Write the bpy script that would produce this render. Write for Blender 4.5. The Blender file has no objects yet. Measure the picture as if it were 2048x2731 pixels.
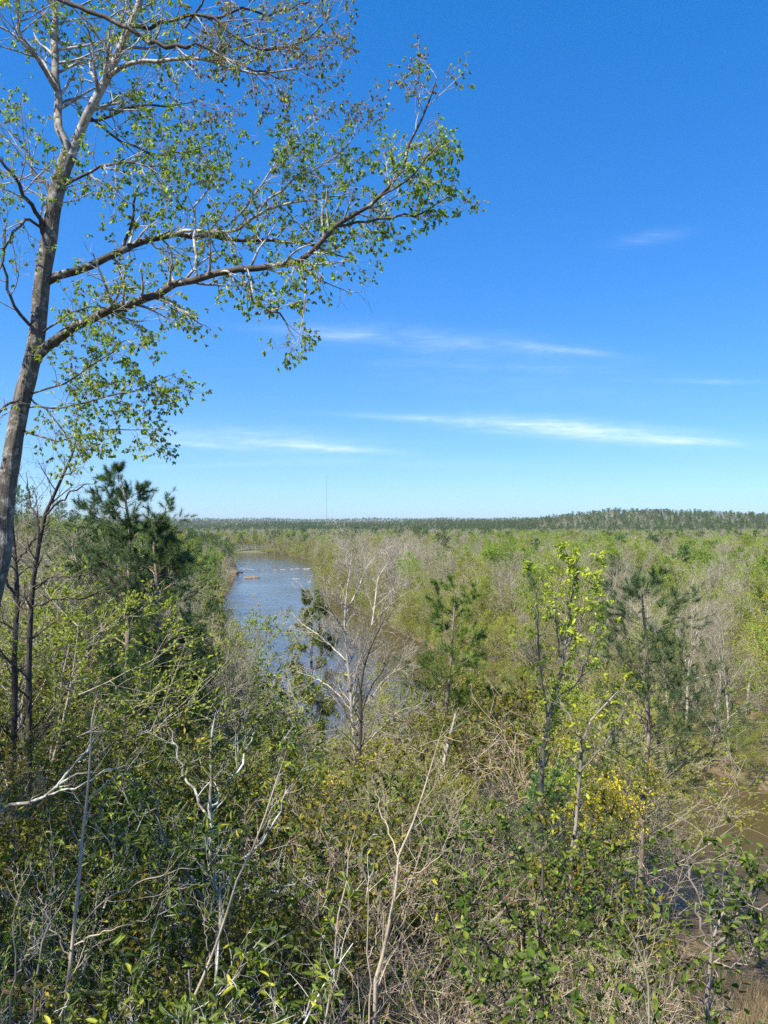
import bpy, math, random
import numpy as np

rng = np.random.default_rng(11)
random.seed(11)
SC = bpy.context.scene
COL = SC.collection
R = math.radians

# ------------------------------------------------------------------ camera
CAM_Z = 28.0
FPX = 2050.0                       # focal length in photograph pixels (2048 wide)
PITCH = math.atan(39.5 / FPX)      # the horizon sits a little below the middle
cam = bpy.data.cameras.new('camera')
cam.sensor_fit = 'HORIZONTAL'; cam.sensor_width = 36.0
cam.lens = 36.0 * FPX / 2048.0
cam.clip_start = 0.1; cam.clip_end = 40000
camo = bpy.data.objects.new('camera', cam); COL.objects.link(camo)
camo.location = (0, 0, CAM_Z); camo.rotation_euler = (R(90) + PITCH, 0, 0)
SC.camera = camo

# ------------------------------------------------------------------ light
SUN_EL = R(53); SUN_AZ = R(-132)   # azimuth from +Y towards +X: behind the camera, to the left
sv = np.array([math.sin(SUN_AZ) * math.cos(SUN_EL), math.cos(SUN_AZ) * math.cos(SUN_EL), math.sin(SUN_EL)])
sun = bpy.data.lights.new('sun', 'SUN'); sun.energy = 5.0; sun.angle = R(0.55); sun.color = (1.0, 0.92, 0.78)
suno = bpy.data.objects.new('sun', sun); COL.objects.link(suno)
from mathutils import Vector
suno.rotation_euler = Vector(tuple(sv)).to_track_quat('Z', 'Y').to_euler()
suno.location = (-200, -200, 300)

SC.view_settings.view_transform = 'Standard'; SC.view_settings.look = 'None'
SC.view_settings.gamma = 1.0; SC.view_settings.use_curve_mapping = False
SC.view_settings.exposure = 0.98
SC.cycles.use_denoising = False; SC.cycles.denoiser = 'OPENIMAGEDENOISE'; SC.cycles.denoising_input_passes = 'RGB_ALBEDO_NORMAL'; SC.cycles.denoising_prefilter = 'ACCURATE'
SC.cycles.max_bounces = 6; SC.cycles.diffuse_bounces = 3; SC.cycles.glossy_bounces = 2
SC.cycles.transmission_bounces = 3; SC.cycles.volume_bounces = 0; SC.cycles.transparent_max_bounces = 4
SC.cycles.caustics_reflective = False; SC.cycles.caustics_refractive = False
SC.cycles.sample_clamp_indirect = 4.0

class NT:
    """small helper for node graphs"""
    def __init__(s, nt): s.nt = nt; s.n = nt.nodes; s.l = nt.links
    def new(s, t, **kw):
        nd = s.n.new(t)
        for k, v in kw.items(): setattr(nd, k, v)
        return nd
    def put(s, sock, v):
        if isinstance(v, bpy.types.NodeSocket): s.l.new(v, sock)
        elif v is not None: sock.default_value = v
    def math(s, op, a, b=None, c=None, clamp=False):
        nd = s.new('ShaderNodeMath', operation=op); nd.use_clamp = clamp
        s.put(nd.inputs[0], a)
        if b is not None: s.put(nd.inputs[1], b)
        if c is not None: s.put(nd.inputs[2], c)
        return nd.outputs[0]
    def noise(s, vec, scale, detail=4, rough=.55, dist=0.0):
        nd = s.new('ShaderNodeTexNoise'); nd.inputs['Scale'].default_value = scale
        nd.inputs['Detail'].default_value = detail; nd.inputs['Roughness'].default_value = rough
        nd.inputs['Distortion'].default_value = dist
        if vec is not None: s.l.new(vec, nd.inputs['Vector'])
        return nd.outputs['Fac']
    def ramp(s, fac, stops, interp='LINEAR'):
        nd = s.new('ShaderNodeValToRGB'); cr = nd.color_ramp; cr.interpolation = interp
        while len(cr.elements) > 1: cr.elements.remove(cr.elements[-1])
        for i, (p, c) in enumerate(stops):
            e = cr.elements[0] if i == 0 else cr.elements.new(p)
            e.position = p; e.color = (*c, 1) if len(c) == 3 else c
        s.put(nd.inputs[0], fac)
        return nd.outputs[0]
    def mix(s, fac, a, b, mode='MIX'):
        nd = s.new('ShaderNodeMix', data_type='RGBA', blend_type=mode)
        s.put(nd.inputs[0], fac)
        for i, v in ((6, a), (7, b)):
            if isinstance(v, tuple) and len(v) == 3: v = (*v, 1)
            s.put(nd.inputs[i], v)
        return nd.outputs[2]
    def mapping(s, vec, scale=(1, 1, 1), rot=(0, 0, 0)):
        nd = s.new('ShaderNodeMapping'); s.l.new(vec, nd.inputs[0])
        nd.inputs['Scale'].default_value = scale; nd.inputs['Rotation'].default_value = rot
        return nd.outputs[0]

# ------------------------------------------------------------------ world: sky and cirrus
W = bpy.data.worlds.new('World'); SC.world = W; W.use_nodes = True
g = NT(W.node_tree); g.n.clear()
sky = g.new('ShaderNodeTexSky', sky_type='NISHITA'); sky.sun_disc = False
sky.sun_elevation = SUN_EL; sky.sun_rotation = SUN_AZ
sky.altitude = 0; sky.air_density = 1.0; sky.dust_density = 0.2; sky.ozone_density = 5.0
hsv = g.new('ShaderNodeHueSaturation'); hsv.inputs['Saturation'].default_value = 1.34; hsv.inputs['Value'].default_value = 1.0
hsv.inputs['Hue'].default_value = 0.5
g.l.new(sky.outputs[0], hsv.inputs['Color'])
tc = g.new('ShaderNodeTexCoord'); sx = g.new('ShaderNodeSeparateXYZ'); g.l.new(tc.outputs['Generated'], sx.inputs[0])
yy = g.math('MAXIMUM', sx.outputs[1], 0.05)
gu = g.math('DIVIDE', sx.outputs[0], yy); gv = g.math('DIVIDE', sx.outputs[2], yy)
front = g.math('GREATER_THAN', sx.outputs[1], 0.05)
# each wisp of cirrus: centre, half length, half width, tilt and density, as directions in the sky
wisps = [(1560, 1148, 330, 26, 4.5, .44), (1250, 1122, 300, 8, 3, .22), (1800, 1174, 130, 9, 3.5, .42),
         (640, 1172, 320, 34, 3, .20), (850, 1192, 190, 9, 4, .30), (560, 1188, 120, 6, 5, .22),
         (1180, 908, 400, 34, 5, .12), (1500, 930, 120, 9, 6, .16), (900, 890, 160, 14, 4, .16), (1310, 975, 330, 16, 2, .06),
         (1745, 628, 90, 18, -8, .10), (1900, 1016, 170, 7, 1, .10), (1000, 1235, 500, 12, 1, .05),
         (1420, 1030, 420, 50, 3, .05), (600, 1240, 300, 8, -2, .06)]
cv = g.new('ShaderNodeCombineXYZ'); g.l.new(gu, cv.inputs[0]); g.l.new(gv, cv.inputs[1])
streak = g.noise(g.mapping(cv.outputs[0], (11, 95, 1), (0, 0, R(4))), 1.0, 9, .68, 1.2)
blot = g.noise(g.mapping(cv.outputs[0], (14, 34, 1), (0, 0, R(4))), 1.0, 5, .6, .3)
tex = g.math('MULTIPLY_ADD', streak, 1.9, -0.32, clamp=True)
tex = g.math('MULTIPLY', tex, g.math('MULTIPLY_ADD', blot, 1.6, -0.1, clamp=True))
tot = None
for (px, py, a, b, tilt, dens) in wisps:
    cu, cw = (px - 1024) / FPX, (1405 - py) / FPX
    ct, st = math.cos(R(-tilt)), math.sin(R(-tilt))
    du = g.math('SUBTRACT', gu, cu); dv = g.math('SUBTRACT', gv, cw)
    p = g.math('MULTIPLY_ADD', du, ct * FPX / a, g.math('MULTIPLY', dv, st * FPX / a))
    q = g.math('MULTIPLY_ADD', dv, ct * FPX / b, g.math('MULTIPLY', du, -st * FPX / b))
    d2 = g.math('MULTIPLY_ADD', p, p, g.math('MULTIPLY', q, q))
    e = g.math('MULTIPLY', g.math('EXPONENT', g.math('MULTIPLY', d2, -1.1)), dens)
    tot = e if tot is None else g.math('ADD', tot, e)
cl = g.math('MULTIPLY', g.math('MULTIPLY', tot, tex), g.math('MULTIPLY', front, 1.9), clamp=True)
gam = g.new('ShaderNodeGamma'); gam.inputs[1].default_value = .72; g.l.new(hsv.outputs[0], gam.inputs[0])
tint = g.mix(1.0, gam.outputs[0], (.74, 1.03, 1.48), 'MULTIPLY')
skyc = g.mix(cl, tint, (5.2, 5.9, 6.8))
bg = g.new('ShaderNodeBackground'); bg.inputs['Strength'].default_value = 0.112
g.l.new(skyc, bg.inputs[0])
wo = g.new('ShaderNodeOutputWorld'); g.l.new(bg.outputs[0], wo.inputs[0])

# ------------------------------------------------------------------ helpers
def P(px, py, Y):
    """point at depth Y that the photograph shows at pixel (px, py)"""
    u, v = (px - 1024) / FPX, (1365.5 - py) / FPX
    c, s = math.cos(PITCH), math.sin(PITCH)
    d = np.array([u, c - v * s, s + v * c])
    return np.array([0, 0, CAM_Z]) + d * (Y / d[1])

def pix(p):
    """photograph pixel of world points (N,3)"""
    p = np.atleast_2d(p); c, s = math.cos(PITCH), math.sin(PITCH)
    y, z = p[:, 1], p[:, 2] - CAM_Z
    f = y * c + z * s; u = z * c - y * s
    return 1024 + FPX * p[:, 0] / f, 1365.5 - FPX * u / f

def norm(v): return v / np.maximum(np.linalg.norm(v, axis=-1, keepdims=True), 1e-9)

def tag(o, label=None, cat=None, group=None, kind=None):
    if label: o['label'] = label
    if cat: o['category'] = cat
    if group: o['group'] = group
    if kind: o['kind'] = kind
    return o

def empty(name, loc=(0, 0, 0), rz=0.0, scale=(1, 1, 1)):
    o = bpy.data.objects.new(name, None); COL.objects.link(o)
    o.location = loc; o.rotation_euler = (0, 0, rz); o.scale = scale; o.empty_display_size = .2
    return o

class Geo:
    def __init__(s): s.V = []; s.F = {}; s.A = []; s.n = 0
    def add(s, V, F, a=0.5, mat=0):
        V = np.asarray(V, float).reshape(-1, 3)
        a = np.broadcast_to(np.asarray(a, float), (len(V),))
        s.V.append(V); s.A.append(a)
        F = np.asarray(F, np.int64)
        s.F.setdefault((F.shape[1], mat), []).append(F + s.n); s.n += len(V)
    def mesh(s, name, mats, smooth=True):
        me = bpy.data.meshes.new(name)
        V = np.concatenate(s.V); A = np.concatenate(s.A)
        loops, tot, mi = [], [], []
        for (k, m), L in s.F.items():
            f = np.concatenate(L); loops.append(f.ravel()); tot.append(np.full(len(f), k)); mi.append(np.full(len(f), m))
        loops = np.concatenate(loops); tot = np.concatenate(tot); mi = np.concatenate(mi)
        me.vertices.add(len(V)); me.vertices.foreach_set('co', V.astype(np.float32).ravel())
        me.loops.add(len(loops)); me.loops.foreach_set('vertex_index', loops.astype(np.int32))
        me.polygons.add(len(tot))
        me.polygons.foreach_set('loop_start', np.concatenate([[0], np.cumsum(tot)[:-1]]).astype(np.int32))
        me.polygons.foreach_set('material_index', mi.astype(np.int32))
        me.polygons.foreach_set('use_smooth', np.full(len(tot), bool(smooth)))
        at = me.attributes.new('v', 'FLOAT', 'POINT'); at.data.foreach_set('value', A.astype(np.float32))
        for m in mats: me.materials.append(m)
        me.update(calc_edges=True)
        return me
    def obj(s, name, mats, parent=None, kind=None, smooth=True):
        if not isinstance(mats, (list, tuple)): mats = [mats]
        o = bpy.data.objects.new(name, s.mesh(name, mats, smooth)); COL.objects.link(o)
        if parent: o.parent = parent
        if kind: o['kind'] = kind
        return o

# --- branches -------------------------------------------------------------
def grow(p0, d0, L, r0, n, jit=.15, trop=(0, 0, 0), tip=.25):
    N = len(p0); pts = np.empty((N, n, 3)); p = p0.copy(); d = norm(d0); pts[:, 0] = p
    st = (L / (n - 1))[:, None]; tr = np.asarray(trop, float)
    for i in range(1, n):
        d = norm(d + rng.normal(0, jit, (N, 3)) + tr); p = p + d * st; pts[:, i] = p
    t = np.linspace(0, 1, n)
    return pts, r0[:, None] * (1 - (1 - tip) * t)

def spawn(par, m, t0, t1, ang, length, rr, n, jit=.15, trop=(0, 0, 0), tip=.25, rmin=.002, flat=0.0):
    pts, rad = par; N, k, _ = pts.shape
    t = ((np.arange(m) + rng.random((N, m))) / m * (t1 - t0) + t0).ravel(); idx = np.repeat(np.arange(N), m)
    f = t * (k - 1); i = np.minimum(f.astype(int), k - 2); w = (f - i)[:, None]
    a, b = pts[idx, i], pts[idx, i + 1]; p = a * (1 - w) + b * w; tan = norm(b - a)
    r = rad[idx, i] * (1 - w[:, 0]) + rad[idx, i + 1] * w[:, 0]
    az = rng.random(len(t)) * 2 * math.pi
    ref = np.where(np.abs(tan[:, 2:3]) < .9, np.array([[0, 0, 1.]]), np.array([[1., 0, 0]]))
    e1 = norm(np.cross(tan, ref)); e2 = np.cross(e1, tan)
    th = np.radians(rng.uniform(ang[0], ang[1], len(t)))[:, None]
    d = tan * np.cos(th) + (e1 * np.cos(az)[:, None] + e2 * (np.sin(az)[:, None] * (1 - flat))) * np.sin(th)
    L = length(t) if callable(length) else np.full(len(t), float(length))
    plen = np.linalg.norm(np.diff(pts, axis=1), axis=2).sum(1)[idx]
    if getattr(length, 'rel', False): L = L * plen
    L = L * rng.uniform(.65, 1.3, len(t))
    return grow(p, d, L, np.maximum(r * rr, rmin), n, jit, trop, tip)

def rel(f):
    h = lambda t: f(t)
    h.rel = True
    return h

def tube(geo, br, k, mat=0, a=None):
    pts, rad = br; N, n, _ = pts.shape
    if N == 0: return
    tan = norm(np.gradient(pts, axis=1)); mt = norm(tan.mean(1))
    ref = np.where(np.abs(mt[:, 2:3]) < .8, np.array([[0, 0, 1.]]), np.array([[1., 0, 0]]))
    e1 = norm(np.cross(tan, ref[:, None, :])); e2 = np.cross(tan, e1)
    an = np.arange(k) * 2 * math.pi / k
    V = pts[:, :, None, :] + rad[:, :, None, None] * (np.cos(an)[None, None, :, None] * e1[:, :, None, :] + np.sin(an)[None, None, :, None] * e2[:, :, None, :])
    i, j = np.meshgrid(np.arange(n - 1), np.arange(k), indexing='ij'); i = i.ravel(); j = j.ravel(); j2 = (j + 1) % k
    q = np.stack([i * k + j, i * k + j2, (i + 1) * k + j2, (i + 1) * k + j], 1)
    F = (q[None] + (np.arange(N) * n * k)[:, None, None]).reshape(-1, 4)
    if a is None: a = rng.random(N)
    geo.add(V, F, np.repeat(np.broadcast_to(a, (N,)), n * k), mat)

def cat(*b):
    return np.concatenate([x[0] for x in b]), np.concatenate([x[1] for x in b])

def poly(pts, rad, n=14, jit=0.0):
    """smooth polyline through control points -> one branch of n points"""
    pts = np.asarray(pts, float); rad = np.asarray(rad, float)
    d = np.concatenate([[0], np.cumsum(np.linalg.norm(np.diff(pts, axis=0), axis=1))]); t = np.linspace(0, d[-1], n)
    e = np.concatenate([[2 * pts[0] - pts[1]], pts, [2 * pts[-1] - pts[-2]]])
    out = []
    for x in t:
        i = min(max(int(np.searchsorted(d, x) - 1), 0), len(pts) - 2); u = (x - d[i]) / max(d[i + 1] - d[i], 1e-6)
        a, b, c, f = e[i], e[i + 1], e[i + 2], e[i + 3]
        out.append(.5 * (2 * b + (c - a) * u + (2 * a - 5 * b + 4 * c - f) * u * u + (-a + 3 * b - 3 * c + f) * u ** 3))
    out = np.array(out)
    if jit: out[1:-1] += rng.normal(0, jit, (n - 2, 3))
    return out[None], np.interp(t, d, rad)[None]

# --- leaves ---------------------------------------------------------------
def halfleaf(outline, fold=.25, droop=.15):
    """outline: (x, y) of one side from base to tip; makes two folded halves"""
    o = np.array(outline, float); n = len(o)
    z = lambda x, y: fold * abs(x) - droop * y * y
    V = [(x, y, z(x, y)) for x, y in o] + [(-x, y, z(x, y)) for x, y in o[1:-1]]
    A = list(range(n)); B = [0] + list(range(n, n + n - 2)) + [n - 1]
    return np.array(V), np.array([A, B[::-1]])
LEAF_SMALL = halfleaf([(0, 0), (.27, .45), (0, 1)])
LEAF_OVAL = halfleaf([(0, 0), (.2, .28), (.23, .55), (0, 1)], .3, .2)
LEAF_LAUREL = halfleaf([(0, 0), (.11, .2), (.16, .48), (.12, .75), (0, 1)], .35, .3)
LEAF_HOLLY = halfleaf([(0, 0), (.17, .14), (.26, .38), (.22, .62), (.12, .84), (0, 1)], .3, .22)
LEAF_OAK_SMALL = halfleaf([(0, 0), (.16, .26), (.34, .55), (.14, .78), (0, 1)], .3, .3)
LEAF_OAK = halfleaf([(0, 0), (.07, .16), (.24, .3), (.13, .4), (.36, .58), (.2, .68), (.2, .84), (0, 1)], .3, .3)

def leaf_frames(ax, nz):
    y = norm(ax); z = norm(nz - (nz * y).sum(-1, keepdims=True) * y); x = np.cross(y, z)
    return x, y, z

def leaves(geo, tm, pos, ax, size, mat=0, up=.6, a=None):
    V, F = tm; M = len(pos)
    if M == 0: return
    nz = rng.normal(0, 1, (M, 3)); nz[:, 2] += up * 2
    x, y, z = leaf_frames(ax, nz); size = np.broadcast_to(size, (M,))[:, None, None]
    W_ = pos[:, None, :] + size * (V[None, :, 0:1] * x[:, None] + V[None, :, 1:2] * y[:, None] + V[None, :, 2:3] * z[:, None])
    Fa = (F[None] + (np.arange(M) * len(V))[:, None, None]).reshape(-1, F.shape[1])
    if a is None: a = rng.random(M)
    geo.add(W_, Fa, np.repeat(a, len(V)), mat)

def along(br, m, t0=0., t1=1.):
    """m random points on each branch with the branch direction there"""
    pts, rad = br; N, k, _ = pts.shape
    t = rng.uniform(t0, t1, N * m); idx = np.repeat(np.arange(N), m)
    f = t * (k - 1); i = np.minimum(f.astype(int), k - 2); w = (f - i)[:, None]
    a, b = pts[idx, i], pts[idx, i + 1]
    return a * (1 - w) + b * w, norm(b - a)

def needles(geo, pos, ax, q, L, w, spread=.9, back=.16, mat=0):
    """bottle-brush tufts of q needles round each twig end"""
    M = len(pos); tv = np.repeat(rng.random(M), q)
    p = np.repeat(pos, q, 0); d = np.repeat(norm(ax), q, 0)
    p = p - d * (rng.random(M * q) * back)[:, None]
    n = norm(d * rng.uniform(.35, 1.3, (M * q, 1)) + rng.normal(0, spread * .6, (M * q, 3)))
    l = L * rng.uniform(.7, 1.15, (M * q, 1))
    s = norm(np.cross(n, rng.normal(0, 1, (M * q, 3)))) * w
    tip = p + n * l; tip[:, 2] -= (l[:, 0] ** 2) * .25
    V = np.stack([p - s, p + s, tip], 1).reshape(-1, 3)
    F = np.arange(M * q * 3).reshape(-1, 3)
    geo.add(V, F, np.repeat(np.clip(tv + rng.normal(0, .12, M * q), 0, 1), 3), mat)

# ------------------------------------------------------------------ materials
def mat(name):
    m = bpy.data.materials.new(name); m.use_nodes = True; t = NT(m.node_tree); t.n.clear()
    out = t.new('ShaderNodeOutputMaterial'); return m, t, out

def leaf_mat(name, stops, transl=.35, gloss=.06, rough=.35, vary=.25):
    m, t, out = mat(name)
    at = t.new('ShaderNodeAttribute', attribute_name='v'); oi = t.new('ShaderNodeObjectInfo')
    c = t.ramp(at.outputs['Fac'], stops)
    hv = t.new('ShaderNodeHueSaturation'); t.l.new(c, hv.inputs['Color'])
    t.put(hv.inputs['Value'], t.math('MULTIPLY_ADD', oi.outputs['Random'], vary * 2, 1 - vary))
    t.put(hv.inputs['Hue'], t.math('MULTIPLY_ADD', t.math('FRACT', t.math('MULTIPLY', oi.outputs['Random'], 7.3)), .035, .4825))
    c = hv.outputs[0]
    df = t.new('ShaderNodeBsdfPrincipled'); t.l.new(c, df.inputs['Base Color']); df.inputs['Roughness'].default_value = rough + .1; df.inputs['Specular IOR Level'].default_value = min(gloss * 5, .5)
    tr = t.new('ShaderNodeBsdfTranslucent'); t.l.new(t.mix(1.0, c, (1.0, 1.0, .55), 'MULTIPLY'), tr.inputs[0])
    mx = t.new('ShaderNodeMixShader'); mx.inputs[0].default_value = transl
    t.l.new(df.outputs[0], mx.inputs[1]); t.l.new(tr.outputs[0], mx.inputs[2]); sh = mx.outputs[0]
    t.l.new(sh, out.inputs[0]); return m

def bark_mat(name, c1, c2, scale=6., lichen=None, lich_amt=.5, bump=.0, stretch=.25, vary=.2):
    m, t, out = mat(name)
    tc = t.new('ShaderNodeTexCoord'); oi = t.new('ShaderNodeObjectInfo'); at = t.new('ShaderNodeAttribute', attribute_name='v')
    v = t.mapping(tc.outputs['Object'], (1, 1, stretch))
    n1 = t.noise(v, scale, 5, .65)
    c = t.ramp(n1, [(.3, c1), (.7, c2)])
    if lichen:
        n2 = t.noise(tc.outputs['Object'], scale * .55, 4, .7)
        c = t.mix(t.ramp(n2, [(1 - lich_amt - .04, (0, 0, 0)), (1 - lich_amt + .06, (1, 1, 1))]), c, lichen)
    hv = t.new('ShaderNodeHueSaturation'); t.l.new(c, hv.inputs['Color'])
    vv = t.math('ADD', t.math('MULTIPLY', oi.outputs['Random'], vary), t.math('MULTIPLY', at.outputs['Fac'], vary))
    t.put(hv.inputs['Value'], t.math('ADD', vv, 1 - vary))
    p = t.new('ShaderNodeBsdfPrincipled'); t.l.new(hv.outputs[0], p.inputs['Base Color'])
    p.inputs['Roughness'].default_value = .85; p.inputs['Specular IOR Level'].default_value = .2
    if bump:
        b = t.new('ShaderNodeBump'); b.inputs['Strength'].default_value = .9; b.inputs['Distance'].default_value = bump
        t.l.new(t.noise(t.mapping(tc.outputs['Object'], (1, 1, .16)), scale * 2.4, 5, .7), b.inputs['Height']); t.l.new(b.outputs[0], p.inputs['Normal'])
    t.l.new(p.outputs[0], out.inputs[0]); return m

M = {}
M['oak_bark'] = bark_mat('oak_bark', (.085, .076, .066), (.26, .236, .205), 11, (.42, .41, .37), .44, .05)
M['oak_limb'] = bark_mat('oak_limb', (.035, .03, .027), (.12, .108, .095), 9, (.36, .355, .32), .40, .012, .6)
M['oak_twig'] = bark_mat('oak_twig', (.13, .11, .09), (.34, .31, .27), 9, (.46, .45, .41), .5, 0)  # lichened twig bark, colour raised to look sunlit on twigs and leaders
M['pale_bark'] = bark_mat('pale_bark', (.24, .215, .175), (.47, .43, .36), 2.5, (.16, .14, .11), .38)
M['grey_bark'] = bark_mat('grey_bark', (.15, .13, .11), (.34, .30, .26), 3)
M['twig_grey'] = bark_mat('twig_grey', (.30, .27, .195), (.40, .36, .27), 2, vary=.3)
M['twig_tan'] = bark_mat('twig_tan', (.27, .21, .145), (.52, .44, .33), 3, vary=.3)
M['twig_dark'] = bark_mat('twig_dark', (.05, .042, .036), (.14, .12, .10), 4, (.33, .32, .28), .33, vary=.3)
M['white_bark'] = bark_mat('white_bark', (.34, .32, .27), (.55, .52, .45), 2.5, (.20, .17, .13), .42)
M['pale_stem'] = bark_mat('pale_stem', (.30, .25, .18), (.50, .43, .33), 6, (.16, .125, .09), .32)
M['lichen_stem'] = bark_mat('lichen_stem', (.12, .10, .08), (.30, .27, .23), 6, (.52, .53, .46), .5)
M['dark_bark'] = bark_mat('dark_bark', (.03, .027, .024), (.10, .088, .076), 8, (.22, .21, .19), .36, .01)
M['pine_bark'] = bark_mat('pine_bark', (.13, .095, .07), (.36, .29, .23), 10, (.44, .41, .36), .42, .02)
M['oak_leaf'] = leaf_mat('oak_leaf', [(0, (0.116, 0.217, 0.039)), (.45, (0.197, 0.344, 0.049)), (.8, (0.324, 0.485, 0.058)), (1, (0.555, 0.689, 0.104))], .5, .04, .35, .12)
M['oak_young'] = leaf_mat('oak_young', [(0, (0.182, 0.169, 0.066)), (.6, (0.266, 0.221, 0.108)), (1, (0.392, 0.247, 0.144))], .4, .04)
M['laurel_leaf'] = leaf_mat('laurel_leaf', [(0, (0.048, 0.080, 0.012)), (.6, (0.094, 0.149, 0.017)), (.88, (0.196, 0.258, 0.023)), (1, (0.417, 0.419, 0.038))], .28, .06, .38, .2)
M['holly_leaf'] = leaf_mat('holly_leaf', [(0, (0.050, 0.086, 0.013)), (.6, (0.094, 0.147, 0.018)), (.9, (0.178, 0.239, 0.031)), (1, (0.281, 0.294, 0.042))], .3, .06, .38, .2)
M['olive_leaf'] = leaf_mat('olive_leaf', [(0, (0.078, 0.100, 0.017)), (.5, (0.173, 0.190, 0.029)), (.85, (0.293, 0.259, 0.042)), (1, (0.466, 0.345, 0.061))], .35, .03)
M['lime_leaf'] = leaf_mat('lime_leaf', [(0, (0.316, 0.382, 0.044)), (.6, (0.481, 0.546, 0.060)), (1, (0.629, 0.632, 0.076))], .4, .04)
M['fresh_leaf'] = leaf_mat('fresh_leaf', [(0, (.13, .17, .03)), (.6, (.22, .26, .045)), (1, (.34, .35, .06))], .4, .03)
M['yellow_leaf'] = leaf_mat('yellow_leaf', [(0, (0.357, 0.323, 0.040)), (.5, (0.595, 0.476, 0.030)), (1, (0.722, 0.595, 0.050))], .4, .03)
M['wood_green'] = leaf_mat('wood_green', [(0, (0.222, 0.307, 0.046)), (.5, (0.261, 0.356, 0.052)), (1, (0.320, 0.413, 0.063))], .38, .0, vary=.3)
M['wood_olive'] = leaf_mat('wood_olive', [(0, (0.243, 0.284, 0.037)), (.5, (0.284, 0.326, 0.043)), (1, (0.344, 0.379, 0.051))], .38, .0, vary=.3)
M['wood_bud'] = leaf_mat('wood_bud', [(0, (0.232, 0.196, 0.112)), (.5, (0.334, 0.280, 0.163)), (1, (0.377, 0.350, 0.150))], .3, .0, vary=.25)
M['pine_near'] = leaf_mat('pine_near', [(0, (0.106, 0.166, 0.034)), (.6, (0.162, 0.230, 0.042)), (1, (0.292, 0.346, 0.057))], .25, .06, .4, .15)
M['pine_blue'] = leaf_mat('pine_blue', [(0, (0.039, 0.086, 0.034)), (.6, (0.080, 0.145, 0.052)), (1, (0.161, 0.230, 0.071))], .22, .06, .4, .15)
M['pine_far'] = leaf_mat('pine_far', [(0, (0.090, 0.158, 0.058)), (.6, (0.114, 0.193, 0.068)), (1, (0.156, 0.241, 0.083))], .2, 0, vary=.2)
M['brown_leaf'] = leaf_mat('brown_leaf', [(0, (.12, .075, .045)), (.6, (.22, .14, .085)), (1, (.34, .24, .15))], .3, .02)
M['red_leaf'] = leaf_mat('red_leaf', [(0, (.25, .06, .04)), (1, (.42, .14, .09))], .4, .03)
M['dry_grass'] = leaf_mat('dry_grass', [(0, (.22, .17, .09)), (.6, (.38, .31, .18)), (1, (.52, .45, .29))], .3, .03)

# ------------------------------------------------------------------ terrain
LB = np.array([(260, 0), (160, 20), (100, 32), (60, 42), (30, 52), (5, 66), (-13, 86), (-28, 129), (-49, 205), (-62, 300), (-77, 396), (-95, 500), (-150, 760), (-270, 795), (-520, 840), (-1000, 880)], float)
RB = np.array([(260, 42), (160, 60), (100, 68), (62, 75), (41, 82), (36, 91), (27, 110), (19, 140), (14, 168), (6, 198), (-7, 255), (-19, 300), (-25, 320), (-30, 380), (-42, 500), (-48, 604), (-92, 760), (-130, 830), (-270, 880), (-520, 930), (-1000, 980)], float)
RIV = np.concatenate([LB, RB[::-1]])

def segdist(x, y, L):
    d = np.full(x.shape, 1e12)
    for a, b in zip(L[:-1], L[1:]):
        v = b - a; t = np.clip(((x - a[0]) * v[0] + (y - a[1]) * v[1]) / (v @ v), 0, 1)
        d = np.minimum(d, (x - a[0] - t * v[0]) ** 2 + (y - a[1] - t * v[1]) ** 2)
    return np.sqrt(d)

def inriver(x, y):
    c = np.zeros(x.shape, bool); n = len(RIV); j = n - 1
    for i in range(n):
        xi, yi = RIV[i]; xj, yj = RIV[j]
        if yi != yj:
            c ^= ((yi > y) != (yj > y)) & (x < (xj - xi) * (y - yi) / (yj - yi) + xi)
        j = i
    return c

def fbm(x, y, s):
    o = 0; a = 1.0
    for k in range(5):
        f = 2 ** k / s
        o = o + a * np.sin(x * f * 1.3 + 2.1 * k + 1.7 * np.sin(y * f * .9 + k)) * np.cos(y * f * 1.1 - 1.3 * k + 1.3 * np.sin(x * f * .7 + 2 * k)); a *= .5
    return o

HILLS = [(530, 1850, 230, 300, 39), (860, 1750, 230, 330, 27), (1150, 1500, 300, 300, 14), (120, 2300, 420, 350, 13), (-350, 2900, 500, 380, 12), (700, 3200, 900, 500, 40),
         (-900, 5200, 900, 500, 40), (-1500, 7000, 1500, 700, 62), (400, 7400, 1500, 700, 58), (2200, 6800, 1600, 700, 70), (-3000, 6000, 1200, 800, 75), (3600, 5000, 1200, 900, 70)]

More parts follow.
